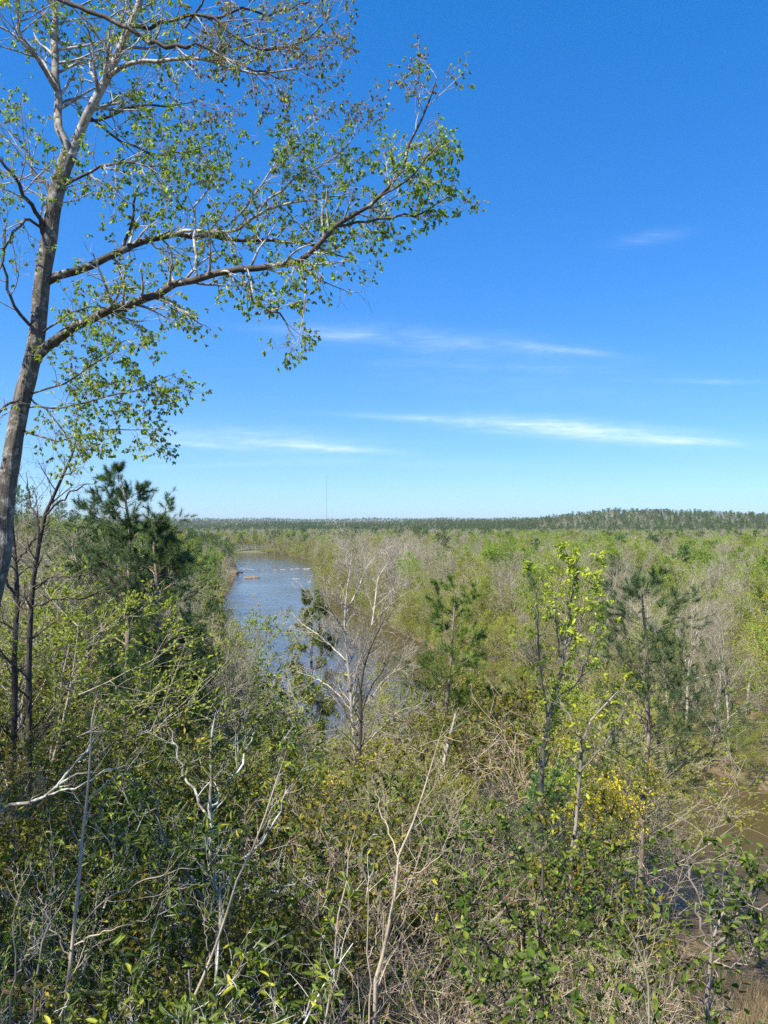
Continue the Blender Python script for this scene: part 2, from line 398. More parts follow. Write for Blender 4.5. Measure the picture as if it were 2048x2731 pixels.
def terrain(x, y):
    x = np.asarray(x, float); y = np.asarray(y, float)
    dl, dr = segdist(x, y, LB), segdist(x, y, RB); ir = inriver(x, y)
    left = (~ir) & (dl < dr)
    zl = np.interp(dl, [0, 2, 6, 20, 50, 58, 66, 100, 180, 400, 3000], [0.0, .7, 2.0, 8.0, 20.2, 23.6, 26.2, 28.5, 31, 33, 20]) + .35 * fbm(x, y, 5.) * np.clip(dl / 10, 0, 1)
    zl = np.where(y > 120, np.interp(dl, [0, 2, 6, 20, 60, 120, 3000], [0, .7, 1.6, 5, 13, 17, 18]) * np.clip((y - 120) / 80, 0, 1) + zl * (1 - np.clip((y - 120) / 80, 0, 1)), zl)
    zr = np.interp(dr, [0, 1.2, 4, 40, 400, 5000], [0.0, .8, 1.3, 2.0, 3.0, 5]) + .25 * fbm(x, y, 9.) * np.clip(dr / 8, 0, 1)
    h = sum(A * np.exp(-((x - cx) / a) ** 2 - ((y - cy) / b) ** 2) for cx, cy, a, b, A in HILLS)
    h = h * (1 + .12 * fbm(x, y, 240.))
    zl = zl * np.clip(1.6 - y / 1800, .3, 1) + h * (y > 900)
    zr = zr + h + np.clip((y - 1000) / 2000, 0, 1) * 2.5 * fbm(x, y, 320.)
    zb = -np.minimum(np.minimum(dl, dr) * .25, 2.2) - .02
    return np.where(ir, zb, np.where(left, zl, zr))

def tz(x, y): return float(terrain(np.array([x]), np.array([y]))[0])

def build_ground():
    ys = np.concatenate([np.linspace(-40, 0, 14)[:-1], np.linspace(0, 70, 110)[:-1], np.linspace(70, 400, 170)[:-1], 400 * np.geomspace(1, 32, 130)])
    us = np.linspace(-1, 1, 261); us = np.sign(us) * (np.abs(us) ** 1.25)
    Yg, U = np.meshgrid(ys, us, indexing='ij'); X = U * (np.maximum(Yg, 0) * .95 + 75)
    Z = terrain(X.ravel(), Yg.ravel())
    V = np.stack([X.ravel(), Yg.ravel(), Z], 1); n, k = Yg.shape
    i, j = np.meshgrid(np.arange(n - 1), np.arange(k - 1), indexing='ij'); a = (i * k + j).ravel()
    F = np.stack([a, a + 1, a + k + 1, a + k], 1)
    m, t, out = mat('ground')
    geo = t.new('ShaderNodeNewGeometry'); sp = t.new('ShaderNodeSeparateXYZ'); t.l.new(geo.outputs['Position'], sp.inputs[0])
    n1 = t.noise(geo.outputs['Position'], .9, 6, .65); n2 = t.noise(geo.outputs['Position'], 9, 5, .7); n3 = t.noise(geo.outputs['Position'], .012, 4, .6)
    c = t.ramp(n2, [(.3, (.075, .052, .032)), (.5, (.17, .122, .078)), (.72, (.29, .22, .145))])
    c = t.mix(t.ramp(n1, [(.48, (0, 0, 0)), (.62, (1, 1, 1))]), c, (.075, .085, .032))
    sand = t.mix(n2, (.075, .058, .036), (.17, .13, .085))
    c = t.mix(t.ramp(t.math('ADD', sp.outputs[2], t.math('MULTIPLY', n1, .8)), [(.0, (1, 1, 1)), (.5, (1, 1, 1)), (.62, (0, 0, 0))]), c, sand)
    far = t.mix(n3, (.09, .12, .06), (.17, .16, .10))
    c = t.mix(t.math('MULTIPLY_ADD', sp.outputs[1], 1 / 400, -1.0, clamp=True), c, far)
    p = t.new('ShaderNodeBsdfPrincipled'); t.l.new(c, p.inputs['Base Color']); p.inputs['Roughness'].default_value = .95
    p.inputs['Specular IOR Level'].default_value = .1
    b = t.new('ShaderNodeBump'); b.inputs['Strength'].default_value = .8; b.inputs['Distance'].default_value = .06; t.l.new(n2, b.inputs['Height']); t.l.new(b.outputs[0], p.inputs['Normal'])
    t.l.new(p.outputs[0], out.inputs[0])
    G = Geo(); G.add(V, F); return G.obj('ground', m, kind='structure')
tag(build_ground(), 'wooded hillside, flood plain and far hills under the trees')

def build_water():
    m, t, out = mat('river_water')
    geo = t.new('ShaderNodeNewGeometry'); pos = geo.outputs['Position']
    n1 = t.noise(pos, .03, 3, .5)
    c = t.mix(n1, (.056, .042, .017), (.078, .058, .024))
    p = t.new('ShaderNodeBsdfPrincipled'); t.l.new(c, p.inputs['Base Color'])
    p.inputs['IOR'].default_value = 1.42; p.inputs['Roughness'].default_value = .09
    flow = t.mapping(pos, (1.0, .28, 1), (0, 0, R(-14)))
    h = t.math('ADD', t.math('MULTIPLY', t.noise(flow, .55, 5, .6, .5), 1.0), t.math('MULTIPLY', t.noise(flow, 2.2, 3, .6), .25))
    calm = t.ramp(t.noise(pos, .02, 2, .5), [(.35, (.35, .35, .35)), (.65, (1, 1, 1))])
    b = t.new('ShaderNodeBump'); b.inputs['Distance'].default_value = .5
    t.put(b.inputs['Strength'], t.math('MULTIPLY', calm, .85)); t.l.new(h, b.inputs['Height']); t.l.new(b.outputs[0], p.inputs['Normal'])
    t.l.new(p.outputs[0], out.inputs[0])
    # one sheet reaching a little under both banks
    A = LB.copy(); B = RB.copy(); n = 120
    def rs(L, off):
        d = np.concatenate([[0], np.cumsum(np.linalg.norm(np.diff(L, axis=0), axis=1))]); tt = np.linspace(0, d[-1], n)
        return np.stack([np.interp(tt, d, L[:, 0]) + off[0], np.interp(tt, d, L[:, 1]) + off[1]], 1)
    A = rs(A, (-3, -3)); B = rs(B, (3, 3)); V = []
    for k in range(13):
        w = k / 12; q = A * (1 - w) + B * w; V.append(np.column_stack([q, np.zeros(n)]))
    V = np.concatenate(V); i, j = np.meshgrid(np.arange(12), np.arange(n - 1), indexing='ij'); a = (i * n + j).ravel()
    F = np.stack([a, a + n, a + n + 1, a + 1], 1); G = Geo(); G.add(V, F)
    return G.obj('river', m, kind='structure')
tag(build_water(), 'muddy brown river winding away between wooded banks')
# ------------------------------------------------------------------ plant prototypes (meshes shared by the copies)
def decid(H, r, nl=14, base=.25, spread=.38, up=.10, n2=8, n3=8, n4=3, ang=(25, 58), leaf=None, rmin=.008, stems=1, tm='pale_bark', wm='twig_grey', prof=None, lean=.05):
    prof = prof or (lambda t: 1.15 - .8 * t)
    S, C = Geo(), Geo()
    d0 = np.array([[rng.normal(0, lean), rng.normal(0, lean), 1]] * stems) + rng.normal(0, .22 if stems > 1 else 0, (stems, 3))
    tr = grow(np.zeros((stems, 3)) + rng.normal(0, .25 if stems > 1 else 0, (stems, 3)) * [1, 1, 0], d0, np.full(stems, H * .92) * rng.uniform(.8, 1, stems), np.full(stems, r), 10, .05, (0, 0, .04), .12)
    tr[0][:, 0, 2] = -.3; tr[1][:, 0] *= 1.35
    b1 = spawn(tr, nl, base, .98, ang, lambda t: H * spread * prof(t), .55, 7, .13, (0, 0, up), .25, rmin * 3)
    b2 = spawn(b1, n2, .22, 1, (25, 60), rel(lambda t: .52 * (1.15 - .6 * t)), .55, 5, .16, (0, 0, up * .8), .35, rmin * 1.8)
    b3 = spawn(b2, n3, .15, 1, (22, 60), rel(lambda t: .5 + 0 * t), .6, 4, .16, (0, 0, up * .6), .4, rmin)
    tube(S, tr, 8); tube(S, b1, 5); tube(C, b2, 3, 0); tube(C, b3, 3, 0)
    last = b3
    if n4:
        b4 = spawn(b3, n4, .25, 1, (20, 55), rel(lambda t: .55 + 0 * t), .7, 3, .15, (0, 0, up * .5), .5, rmin * .8)
        tube(C, b4, 3, 0); last = b4
    if leaf:
        tmp, lm, q, size = leaf
        p, d = along(last, q, .45, 1.); M_ = len(p); p = p + rng.normal(0, size * .5, p.shape)
        leaves(C, tmp, p, d + rng.normal(0, .6, (M_, 3)), rng.uniform(.65, 1.25, M_) * size, 1, .5)
        lm = M[lm]
    else: lm = M['wood_bud']
    return dict(parts=[('trunk', S.mesh('trunk', [M[tm]])), ('crown', C.mesh('crown', [M[wm], lm]))], geos=(S, C), mats=[M[tm], M[wm], lm], H=H)

def pine(H, r, nb=46, base=.3, Lmax=.28, q=16, nl=.2, w=.006, n2=6, n3=2, nm='pine_far', tm='pine_bark', up=.07, trunk=None, back=.18, prof=None, extra_mid=1, shp=.85, dead=0):
    S, C, D = Geo(), Geo(), Geo()
    tr = trunk if trunk is not None else grow(np.zeros((1, 3)) - [0, 0, .3], np.array([[rng.normal(0, .02), rng.normal(0, .02), 1.]]), np.array([H]), np.array([r]), 12, .025, (0, 0, .03), .08)
    prof = prof or (lambda t: np.clip((1.02 - t), .04, 1) ** shp * np.clip((t - base + .12) / .22, .4, 1))
    b1 = spawn(tr, nb, base, .985, (48, 82), lambda t: H * Lmax * prof(t) + .25, .32, 6, .09, (0, 0, up), .25, .008)
    b2 = spawn(b1, n2, .3, 1, (30, 58), rel(lambda t: .42 * (1.2 - .6 * t)), .5, 4, .12, (0, 0, up), .4, .005)
    tube(S, tr, 10); tube(S, b1, 4); tube(C, b2, 3, 0)
    if dead:
        bd = spawn(tr, dead, base * .35, base * 1.2, (60, 95), lambda t: H * .1 + 0 * t, .25, 6, .2, (0, 0, -.02), .2, .007)
        tube(S, bd, 4); tube(S, spawn(bd, 4, .3, 1, (30, 70), rel(lambda t: .4 + 0 * t), .6, 4, .2, (0, 0, 0), .3, .004), 3)
    tips = [b1, b2]
    if n3:
        b3 = spawn(b2, n3, .3, 1, (30, 55), rel(lambda t: .5 + 0 * t), .7, 3, .12, (0, 0, up), .5, .004); tube(C, b3, 3, 0); tips.append(b3)
    P_, D_ = [], []
    for b in tips:
        P_.append(b[0][:, -1]); D_.append(norm(b[0][:, -1] - b[0][:, -2]))
    for _ in range(extra_mid):
        p, d = along(tips[-1], 1, .3, .9); P_.append(p); D_.append(d)
    needles(C, np.concatenate(P_), np.concatenate(D_) + [0, 0, .25], q, nl, w, .9, back, 1)
    return dict(parts=[('trunk', S.mesh('trunk', [M[tm]])), ('crown', C.mesh('crown', [M[tm], M[nm]]))], geos=(S, C), mats=[M[tm], M[tm], M[nm]], H=H)

def shrub(H, stems=7, r=.016, n1=6, n2=5, n3=4, fan=.45, leaf=None, tm='twig_dark', jit=.14, up=.06, rmin=.0025, droop=0., ext=None):
    S, C = Geo(), Geo()
    p0 = rng.normal(0, .12, (stems, 3)) * [1, 1, 0] * H ** .5; p0[:, 2] = -.1
    d0 = np.stack([rng.normal(0, fan, stems), rng.normal(0, fan, stems), np.ones(stems)], 1)
    b0 = grow(p0, d0, H * rng.uniform(.65, 1.1, stems), np.full(stems, r) * rng.uniform(.6, 1.3, stems), 8, jit * .7, (0, 0, up), .2)
    b1 = spawn(b0, n1, .2, 1, (25, 65), lambda t: H * .36 * (1.1 - .55 * t), .55, 6, jit, (0, 0, up), .25, rmin)
    b2 = spawn(b1, n2, .2, 1, (25, 65), rel(lambda t: .5 + 0 * t), .6, 4, jit, (0, 0, up), .35, rmin)
    tube(S, b0, 6); tube(S, b1, 4); tube(S, b2, 3); last = b2
    if n3:
        b3 = spawn(b2, n3, .2, 1, (25, 60), rel(lambda t: .55 + 0 * t), .7, 3, jit, (0, 0, up), .5, rmin * .8); tube(S, b3, 3); last = b3
    parts = [('stems', S.mesh('stems', [M[tm]]))]
    if leaf:
        tmp, lm, q, size, lup = leaf
        p, d = along(last, q, .35, 1.); M_ = len(p)
        ax = d * .8 + rng.normal(0, .55, (M_, 3)); ax[:, 2] -= droop
        leaves(C, tmp, p, ax, rng.uniform(.6, 1.2, M_) * size, 0, lup)
        parts.append(('foliage', C.mesh('foliage', [M[lm]])))
    return dict(parts=parts, H=H, tips=last)

WOOD = {}
WOOD['bare'] = [decid(20, .22, 13, .22, .42, .09, 8, 7, 2, rmin=.013, lean=.1), decid(23, .24, 12, .32, .36, .13, 8, 7, 2, rmin=.013), decid(17, .18, 14, .18, .50, .07, 8, 7, 2, leaf=(LEAF_SMALL, 'wood_bud', 1, .07), rmin=.013, lean=.12),
                decid(22, .23, 13, .26, .40, .09, 8, 7, 2, leaf=(LEAF_SMALL, 'wood_bud', 1, .10), rmin=.013), decid(16, .13, 10, .2, .50, .11, 7, 7, 2, stems=2, leaf=(LEAF_SMALL, 'wood_olive', 2, .09), rmin=.013), decid(19, .16, 9, .25, .44, .10, 7, 7, 2, stems=2, rmin=.013)]
WOOD['white'] = [decid(21, .24, 14, .3, .33, .09, 7, 7, 2, tm='white_bark', wm='twig_grey', rmin=.011), decid(19, .22, 12, .3, .4, .08, 7, 7, 2, tm='white_bark', wm='twig_grey', rmin=.011)]
WOOD['green'] = [decid(22, .2, 17, .16, .40, .10, 8, 5, 0, leaf=(LEAF_SMALL, 'wood_green', 14, .24)), decid(20, .18, 17, .14, .44, .08, 8, 5, 0, leaf=(LEAF_SMALL, 'wood_green', 15, .22)),
                 decid(23, .2, 18, .2, .36, .12, 8, 5, 0, leaf=(LEAF_SMALL, 'wood_green', 12, .24))]
WOOD['olive'] = [decid(13, .11, 12, .08, .55, .05, 8, 5, 0, stems=2, leaf=(LEAF_SMALL, 'wood_olive', 10, .17)), decid(16, .15, 17, .12, .5, .06, 8, 5, 0, leaf=(LEAF_SMALL, 'wood_olive', 14, .17)),
                 decid(11, .09, 10, .05, .6, .03, 8, 5, 0, stems=3, leaf=(LEAF_SMALL, 'wood_olive', 10, .15)), decid(18, .17, 17, .14, .46, .08, 8, 5, 0, leaf=(LEAF_SMALL, 'wood_olive', 12, .17))]
WOOD['pine'] = [pine(22, .24, 54, .38, .21, 18, .36, .02, 6, 2, shp=.4), pine(20, .22, 54, .3, .23, 18, .36, .02, 6, 2, shp=.4), pine(24, .26, 52, .45, .22, 18, .36, .02, 6, 2, shp=.35)]

NAMED = []
LM_FAR = [(90, 'behind the oak trunk'), (250, 'behind the slim leaning tree'), (380, 'behind the tall left pine'), (520, 'right of the left pines'), (760, 'by the far river bend'), (905, 'under the radio mast'), (1060, 'behind the pale leafless tree'),
          (1270, 'behind the slender pine'), (1400, 'behind the feathery pine'), (1600, 'behind the sapling'), (1790, 'behind the right-hand pine'), (1930, 'left of the sandy spit'), (9999, 'at the right edge')]
LM_NEAR = [(120, 'at the left edge'), (300, 'around the crooked sapling'), (470, 'left of the largest laurel'), (700, 'around the largest laurel'), (840, 'right of the largest laurel'), (1000, 'below the pale leafless tree'), (1200, 'around the forking sapling'),
           (1400, 'left of the evergreen shrub'), (1600, 'around the evergreen shrub'), (1800, 'below the right-hand pine'), (9999, 'near the right edge')]
def landmark(px, table):
    for a, w in table:
        if px < a: return w
ORD = ['nearest', 'second nearest', 'third nearest', 'fourth nearest', 'fifth nearest', 'sixth nearest', 'seventh nearest', 'eighth nearest', 'ninth nearest', 'tenth nearest', 'eleventh nearest', 'twelfth nearest', '13th nearest', 'fourteenth nearest', 'fifteenth nearest', 'sixteenth nearest', 'seventeenth nearest', 'eighteenth nearest']
def finish_labels():
    by = {}
    for e in NAMED: by.setdefault(e['label'], []).append(e)
    for lab, L in by.items():
        if len(L) > 1:
            for i, e in enumerate(sorted(L, key=lambda e: e.location.y)): e['label'] = (ORD[i] if i < len(ORD) else ('farther' if i < 16 else 'farthest')) + ' ' + lab

def place(proto, name, loc, rz, scale, label, cat_, group):
    e = empty(name, loc, rz, scale if isinstance(scale, tuple) else (scale,) * 3)
    for pn, me in proto['parts']:
        o = bpy.data.objects.new(pn, me); COL.objects.link(o); o.parent = e
        if pn in ('crown', 'foliage'): o['kind'] = 'stuff'
    NAMED.append(e)
    return tag(e, label, cat_, group)

def scatter(n, y0, y1, px0, px1, dmin, dens=1.0):
    """points spread evenly over the wedge the photograph sees"""
    out = []; cell = {}
    for _ in range(n):
        Y = math.sqrt(rng.uniform(y0 * y0, y1 * y1)); px = rng.uniform(px0, px1); X = (px - 1024) / FPX * Y
        d = dmin(Y) if callable(dmin) else dmin
        k = (int(X // d), int(Y // d)); bad = False
        for a in (-1, 0, 1):
            for b in (-1, 0, 1):
                for (x2, y2) in cell.get((k[0] + a, k[1] + b), ()):
                    if (x2 - X) ** 2 + (y2 - Y) ** 2 < d * d: bad = True
        if not bad: cell.setdefault(k, []).append((X, Y)); out.append((X, Y))
    return np.array(out)

# ------------------------------------------------------------------ the wood across the river
KIND_WORDS = {'bare': ('bare_tree', 'leafless grey-brown tree'), 'white': ('pale_bark_tree', 'leafless pale-barked tree'), 'green': ('green_tree', 'fresh bright green tree'),
              'olive': ('olive_tree', 'low tree in thin olive green leaf'), 'pine': ('far_pine', 'dark evergreen pine')}
KIND_WORDS['olive'] = ('budding_tree', 'olive green budding tree')

def wood_kind(X, Y, dr):
    px = 1024 + FPX * X / Y; n = fbm(np.array([X]), np.array([Y]), 26. if Y < 260 else 60.)[0]; u = rng.random() + .16 * n
    if dr < 6: return 'olive' if u < .66 else ('bare' if u < .9 else 'white')
    if Y > 210 and px > 1300:
        return 'green' if u < .52 else ('pine' if u > 1.0 else ('bare' if u < .86 else 'olive'))
    if px > 1150: return 'olive' if u < .36 else ('green' if u < .56 else ('bare' if u < .92 else ('white' if u < 1.0 else 'pine')))
    return 'bare' if u > .36 else ('olive' if u < .24 else ('white' if u < .30 else 'green'))

cand = [(x, y) for x, y in scatter(9000, 80, 460, -60, 2160, lambda Y: 5.0)]
for a, b in zip(RB[3:-4], RB[4:-3]):                                # trees leaning out along the far bank
    L = np.linalg.norm(b - a)
    for k in range(int(L / 4.2)):
        w = (k + rng.random()) / (L / 4.2); q = a * (1 - w) + b * w; nrm = np.array([(b - a)[1], -(b - a)[0]]) / L
        q = q + nrm * rng.uniform(.8, 3.)
        cand.append((q[0], q[1]))
cand = np.array(cand); dl_, dr_ = segdist(cand[:, 0], cand[:, 1], LB), segdist(cand[:, 0], cand[:, 1], RB)
ok = (~inriver(cand[:, 0], cand[:, 1])) & (dr_ < dl_) & (dr_ > .6)
ok &= ~((np.hypot(cand[:, 0] - 43, cand[:, 1] - 83) < 5) & (dr_ < 4))        # the open sandy spit by the brown water
cand, dr_ = cand[ok], dr_[ok]; o_ = np.argsort(cand[:, 1]); cand, dr_ = cand[o_], dr_[o_]
FAR = []                                                             # what becomes the uncountable mass behind
n_ind = 0; bank_n = 0
for (X, Y), dr in zip(cand, dr_):
    k = wood_kind(X, Y, dr); j = int(rng.integers(len(WOOD[k]))); pr = WOOD[k][j]
    s = float(rng.uniform(.72, 1.28)) * (.85 if dr < 6 else 1.0)
    s = min(s, float(rng.uniform(20.5, 23.5)) / pr['H'])
    px = 1024 + FPX * X / Y
    if n_ind < 262 and -40 < px < 2120:
        z = tz(X, Y); nm, words = KIND_WORDS[k]
        row = ' on far bank' if dr < 6 else (' across the river' if Y < 170 else ' in the deep wood')
        lab = words + row + ' ' + landmark(px, LM_FAR); grp = words + ' group' + row
        place(pr, nm, (X, Y, z), float(rng.uniform(0, 6.28)), (s * float(rng.uniform(.9, 1.15)), s * float(rng.uniform(.9, 1.15)), s), lab, 'tree', grp)
        n_ind += 1
    else: FAR.append((X, Y, k, j, s))

# ------------------------------------------------------------------ trees down the left bank
SKY_L = np.array([(-100, 1250), (0, 1260), (200, 1265), (260, 1330), (330, 1372), (400, 1384), (470, 1392), (520, 1415), (560, 1440), (600, 1472), (640, 1500), (690, 1560)])
lc = scatter(4500, 19, 420, -90, 680, lambda Y: 2.6 + Y / 75)
dl_, dr_ = segdist(lc[:, 0], lc[:, 1], LB), segdist(lc[:, 0], lc[:, 1], RB)
ok = (~inriver(lc[:, 0], lc[:, 1])) & (dl_ < dr_) & (dl_ > .8); lc, dl_ = lc[ok], dl_[ok]
o_ = np.argsort(lc[:, 1]); lc, dl_ = lc[o_], dl_[o_]; nleft = 0
for (X, Y), dl in zip(lc, dl_):
    z = tz(X, Y); px = 1024 + FPX * X / Y
    tpy = np.interp(px, SKY_L[:, 0], SKY_L[:, 1])
    if Y < 140: tpy = max(tpy, np.interp(px, [440, 520, 560, 600, 640, 690], [1392, 1490, 1590, 1690, 1780, 1840]))
    if Y < 32 and 200 < px < 520: tpy = max(tpy, 1640)
    topz = CAM_Z - (tpy - 1405) / FPX * Y; Hm = topz - z
    if Hm < 3.2: continue
    u = rng.random(); u = u * .5 if Y < 60 and u > .9 else u
    if px < 300 and .52 <= u < .68: u = .4
    k = 'green' if u < .26 and Y > 90 else ('bare' if u < .42 else ('pine' if u < .68 else ('olive' if u < .90 else 'white')))
    j = int(rng.integers(len(WOOD[k]))); pr = WOOD[k][j]; s = min(Hm / pr['H'] * float(rng.uniform(.82, 1.0)), float(rng.uniform(.75, 1.05)))
    if s < .2: continue
    if nleft < 95:
        nm, words = KIND_WORDS[k]; far_ = ' far along the left bank' if Y > 120 else ' on the steep left bank'
        place(pr, nm, (X, Y, z), float(rng.uniform(0, 6.28)), s, words + far_ + ' ' + landmark(px, LM_FAR), 'tree', words + ' group' + far_); nleft += 1
    else: FAR.append((X, Y, k, j, s))

# ------------------------------------------------------------------ the distant woods: one mass
ys = 400 * (1 + rng.random(90000) * 3.9) ** 2                         # thinner with distance
ys = ys[ys < 8500]; pxs = rng.uniform(250, 2200, len(ys)); xs = (pxs - 1024) / FPX * ys
keep = rng.random(len(ys)) < np.minimum(1.0, .62 * (ys / 900) ** .25)
xs, ys, pxs = xs[keep], ys[keep], pxs[keep]
okr = ~inriver(xs, ys) & (segdist(xs, ys, LB) > 2) & (segdist(xs, ys, RB) > 2) & (ys > 455)
xs, ys, pxs = xs[okr], ys[okr], pxs[okr]; zt = terrain(xs, ys)
sel = np.ones(len(xs), bool)
fz = fbm(xs, ys, 130.); u = rng.random(len(xs)) + .22 * fz
for X, Y, z, n, px, v in zip(xs, ys, zt, u, pxs, rng.random(len(xs))):
    left = X < np.interp(Y, LB[6:13, 1], LB[6:13, 0]) if Y < 760 else False
    if left:
        if px < 380: continue
        k = 'green' if n < .3 else ('bare' if n < .6 else ('pine' if n > .85 else 'olive'))
    elif Y > 1050 and z > 7: k = 'pine' if n < .74 else ('bare' if v < .8 else 'green')
    elif Y > 2000: k = 'pine' if n < .5 else ('bare' if v < .7 else 'green')
    elif px > 1300 and Y < 900: k = 'green' if n < .52 else ('pine' if v > .95 else 'bare')
    else: k = 'bare' if n > .27 else ('green' if n > .12 else ('olive' if v < .7 else 'pine'))
    FAR.append((X, Y, k, int(rng.integers(len(WOOD[k]))), float(rng.uniform(.75, 1.0)) * (1 + min(Y / 9000, .6)) * (.8 if Y > 1050 else 1) * (.72 if left else 1)))

def mass(name, label, cat_, FAR, sink=0.):
    pc = bpy.data.collections.get('wood_prototypes'); index = {}
    fresh = pc is None
    if fresh: pc = bpy.data.collections.new('wood_prototypes')
    for k in ('bare', 'white', 'green', 'olive', 'pine'):
        for j, pr in enumerate(WOOD[k]):
            index[(k, j)] = len(index)
            if not fresh: continue
            G = Geo(); S, C = pr['geos']; off = 0
            for geo_, dm in ((S, 0), (C, 1)):
                V = np.concatenate(geo_.V); A = np.concatenate(geo_.A); first = True
                G.V.append(V); G.A.append(A)
                for (kk, m_), Ls in geo_.F.items():
                    G.F.setdefault((kk, m_ + dm), []).append(np.concatenate(Ls) + G.n)
                G.n += len(V)
            nm = 'wood_tree_%02d' % (len(index) - 1); o = bpy.data.objects.new(nm, G.mesh(nm, pr['mats'])); pc.objects.link(o)
    A = np.array([(x, y) for x, y, *_ in FAR]); z = terrain(A[:, 0], A[:, 1]) - sink
    me = bpy.data.meshes.new(name); me.vertices.add(len(A))
    me.vertices.foreach_set('co', np.column_stack([A, z]).astype(np.float32).ravel())
    a = me.attributes.new('idx', 'INT', 'POINT'); a.data.foreach_set('value', np.array([index[(k, j)] for _, _, k, j, _ in FAR], np.int32))
    a = me.attributes.new('scl', 'FLOAT', 'POINT'); a.data.foreach_set('value', np.array([s for *_, s in FAR], np.float32))
    a = me.attributes.new('rot', 'FLOAT', 'POINT'); a.data.foreach_set('value', rng.uniform(0, 6.28, len(A)).astype(np.float32))
    ob = bpy.data.objects.new(name, me); COL.objects.link(ob)
    ng = bpy.data.node_groups.new(name, 'GeometryNodeTree')
    ng.interface.new_socket('Geometry', in_out='INPUT', socket_type='NodeSocketGeometry'); ng.interface.new_socket('Geometry', in_out='OUTPUT', socket_type='NodeSocketGeometry')
    N = ng.nodes; L = ng.links; gi = N.new('NodeGroupInput'); go = N.new('NodeGroupOutput'); ip = N.new('GeometryNodeInstanceOnPoints')
    ci = N.new('GeometryNodeCollectionInfo'); ci.inputs['Collection'].default_value = pc; ci.inputs['Separate Children'].default_value = True; ci.inputs['Reset Children'].default_value = True
    def attr(name, t):
        n_ = N.new('GeometryNodeInputNamedAttribute'); n_.data_type = t; n_.inputs['Name'].default_value = name
        return [s for s in n_.outputs if s.enabled and s.name == 'Attribute'][0]
    L.new(gi.outputs[0], ip.inputs['Points']); L.new(ci.outputs[0], ip.inputs['Instance']); ip.inputs['Pick Instance'].default_value = True
    L.new(attr('idx', 'INT'), ip.inputs['Instance Index'])
    cx = N.new('ShaderNodeCombineXYZ'); L.new(attr('rot', 'FLOAT'), cx.inputs[2]); L.new(cx.outputs[0], ip.inputs['Rotation'])
    L.new(attr('scl', 'FLOAT'), ip.inputs['Scale']); L.new(ip.outputs[0], go.inputs[0])
    md = ob.modifiers.new('wood', 'NODES'); md.node_group = ng
    return tag(ob, label, cat_, kind='stuff')
mass('far_wood', 'distant mixed woodland covering the flood plain and the hills', 'woodland', FAR)
UN = []
def under(pts_, y_lo, pr_, sc):
    for X, Y in pts_:
        u = rng.random(); k = 'olive' if u < pr_ else ('bare' if u < .93 else 'green'); j = int(rng.integers(len(WOOD[k])))
        UN.append((X, Y, k, j, float(rng.uniform(*sc)) * 13 / WOOD[k][j]['H']))
q = scatter(9000, 78, 330, 480, 2150, lambda Y: 2.2 + Y / 120); d1, d2 = segdist(q[:, 0], q[:, 1], LB), segdist(q[:, 0], q[:, 1], RB)
okq = ~inriver(q[:, 0], q[:, 1]) & (d2 > .5) & (d1 > 1) & ~((np.hypot(q[:, 0] - 43, q[:, 1] - 83) < 3.5) & (d2 < 3)); under(q[okq], 0, .55, (.22, .5))
bk = []
for a, b in zip(RB[2:-4], RB[3:-3]):
    L = np.linalg.norm(b - a); nrm = np.array([(b - a)[1], -(b - a)[0]]) / L
    for k in range(int(L / .95)):
        w = (k + rng.random()) / (L / .95); bk.append(a * (1 - w) + b * w + nrm * rng.uniform(-.7, 1.5))
bk = np.array(bk); bk = bk[~(np.hypot(bk[:, 0] - 43, bk[:, 1] - 82) < 3)]; under(bk, 0, .72, (.22, .5))
q = scatter(3500, 60, 300, 60, 690, lambda Y: 2.4 + Y / 120); d1, d2 = segdist(q[:, 0], q[:, 1], LB), segdist(q[:, 0], q[:, 1], RB); okq = ~inriver(q[:, 0], q[:, 1]) & (d1 > .6) & (d1 < d2); under(q[okq], 0, .55, (.2, .42))
mass('undergrowth', 'low tangled undergrowth beneath the trees along both river banks', 'undergrowth', UN, .35)
print('individual trees', n_ind, nleft, 'mass', len(FAR))
RK = .72
# ------------------------------------------------------------------ traced plants
def trace(pl, Y, r0, r1, n=14, jit=.0, ground=False):
    """pl: photograph pixels along the stem; Y: depth (number or one per point); r0, r1: stem half width in pixels"""
    k = len(pl); Ys = np.broadcast_to(np.asarray(Y, float), (k,)); pts = np.array([P(a, b, y) for (a, b), y in zip(pl, Ys)])
    rad = np.linspace(r0 * RK, r1, k) * Ys / FPX
    rad[-1] *= .3
    if ground:
        z = tz(pts[0, 0], pts[0, 1]) - .15
        if pts[0, 2] > z + .1: pts = np.concatenate([[[pts[0, 0] + (pts[0, 0] - pts[1, 0]) * .3, pts[0, 1], z]], pts]); rad = np.concatenate([[rad[0] * 1.15], rad])
    return poly(pts, rad, n, jit)

def local(br, o): return br[0] - np.asarray(o), br[1]

LEAFMESH = {}
def leaf_pieces(parent, tmn, mname, pos, ax, size, up=.6, name='leaf'):
    """single leaves that can be picked apart: objects sharing a few meshes"""
    key = (tmn, mname)
    if key not in LEAFMESH:
        L = []
        for v in np.linspace(.02, .86, 6):
            G = Geo(); T = globals()[tmn]; G.add(T[0], T[1], v); L.append(G.mesh('leaf', [M[mname]]))
        LEAFMESH[key] = L
    nz = rng.normal(0, 1, (len(pos), 3)); nz[:, 2] += up * 2; x, y, z = leaf_frames(ax, nz)
    from mathutils import Matrix
    for i in range(len(pos)):
        o = bpy.data.objects.new(name, LEAFMESH[key][int(rng.integers(6))]); COL.objects.link(o); o.parent = parent
        s = float(size[i]); a, b, c, p = x[i] * s, y[i] * s, z[i] * s, pos[i]
        o.matrix_basis = Matrix(((a[0], b[0], c[0], p[0]), (a[1], b[1], c[1], p[1]), (a[2], b[2], c[2], p[2]), (0, 0, 0, 1)))

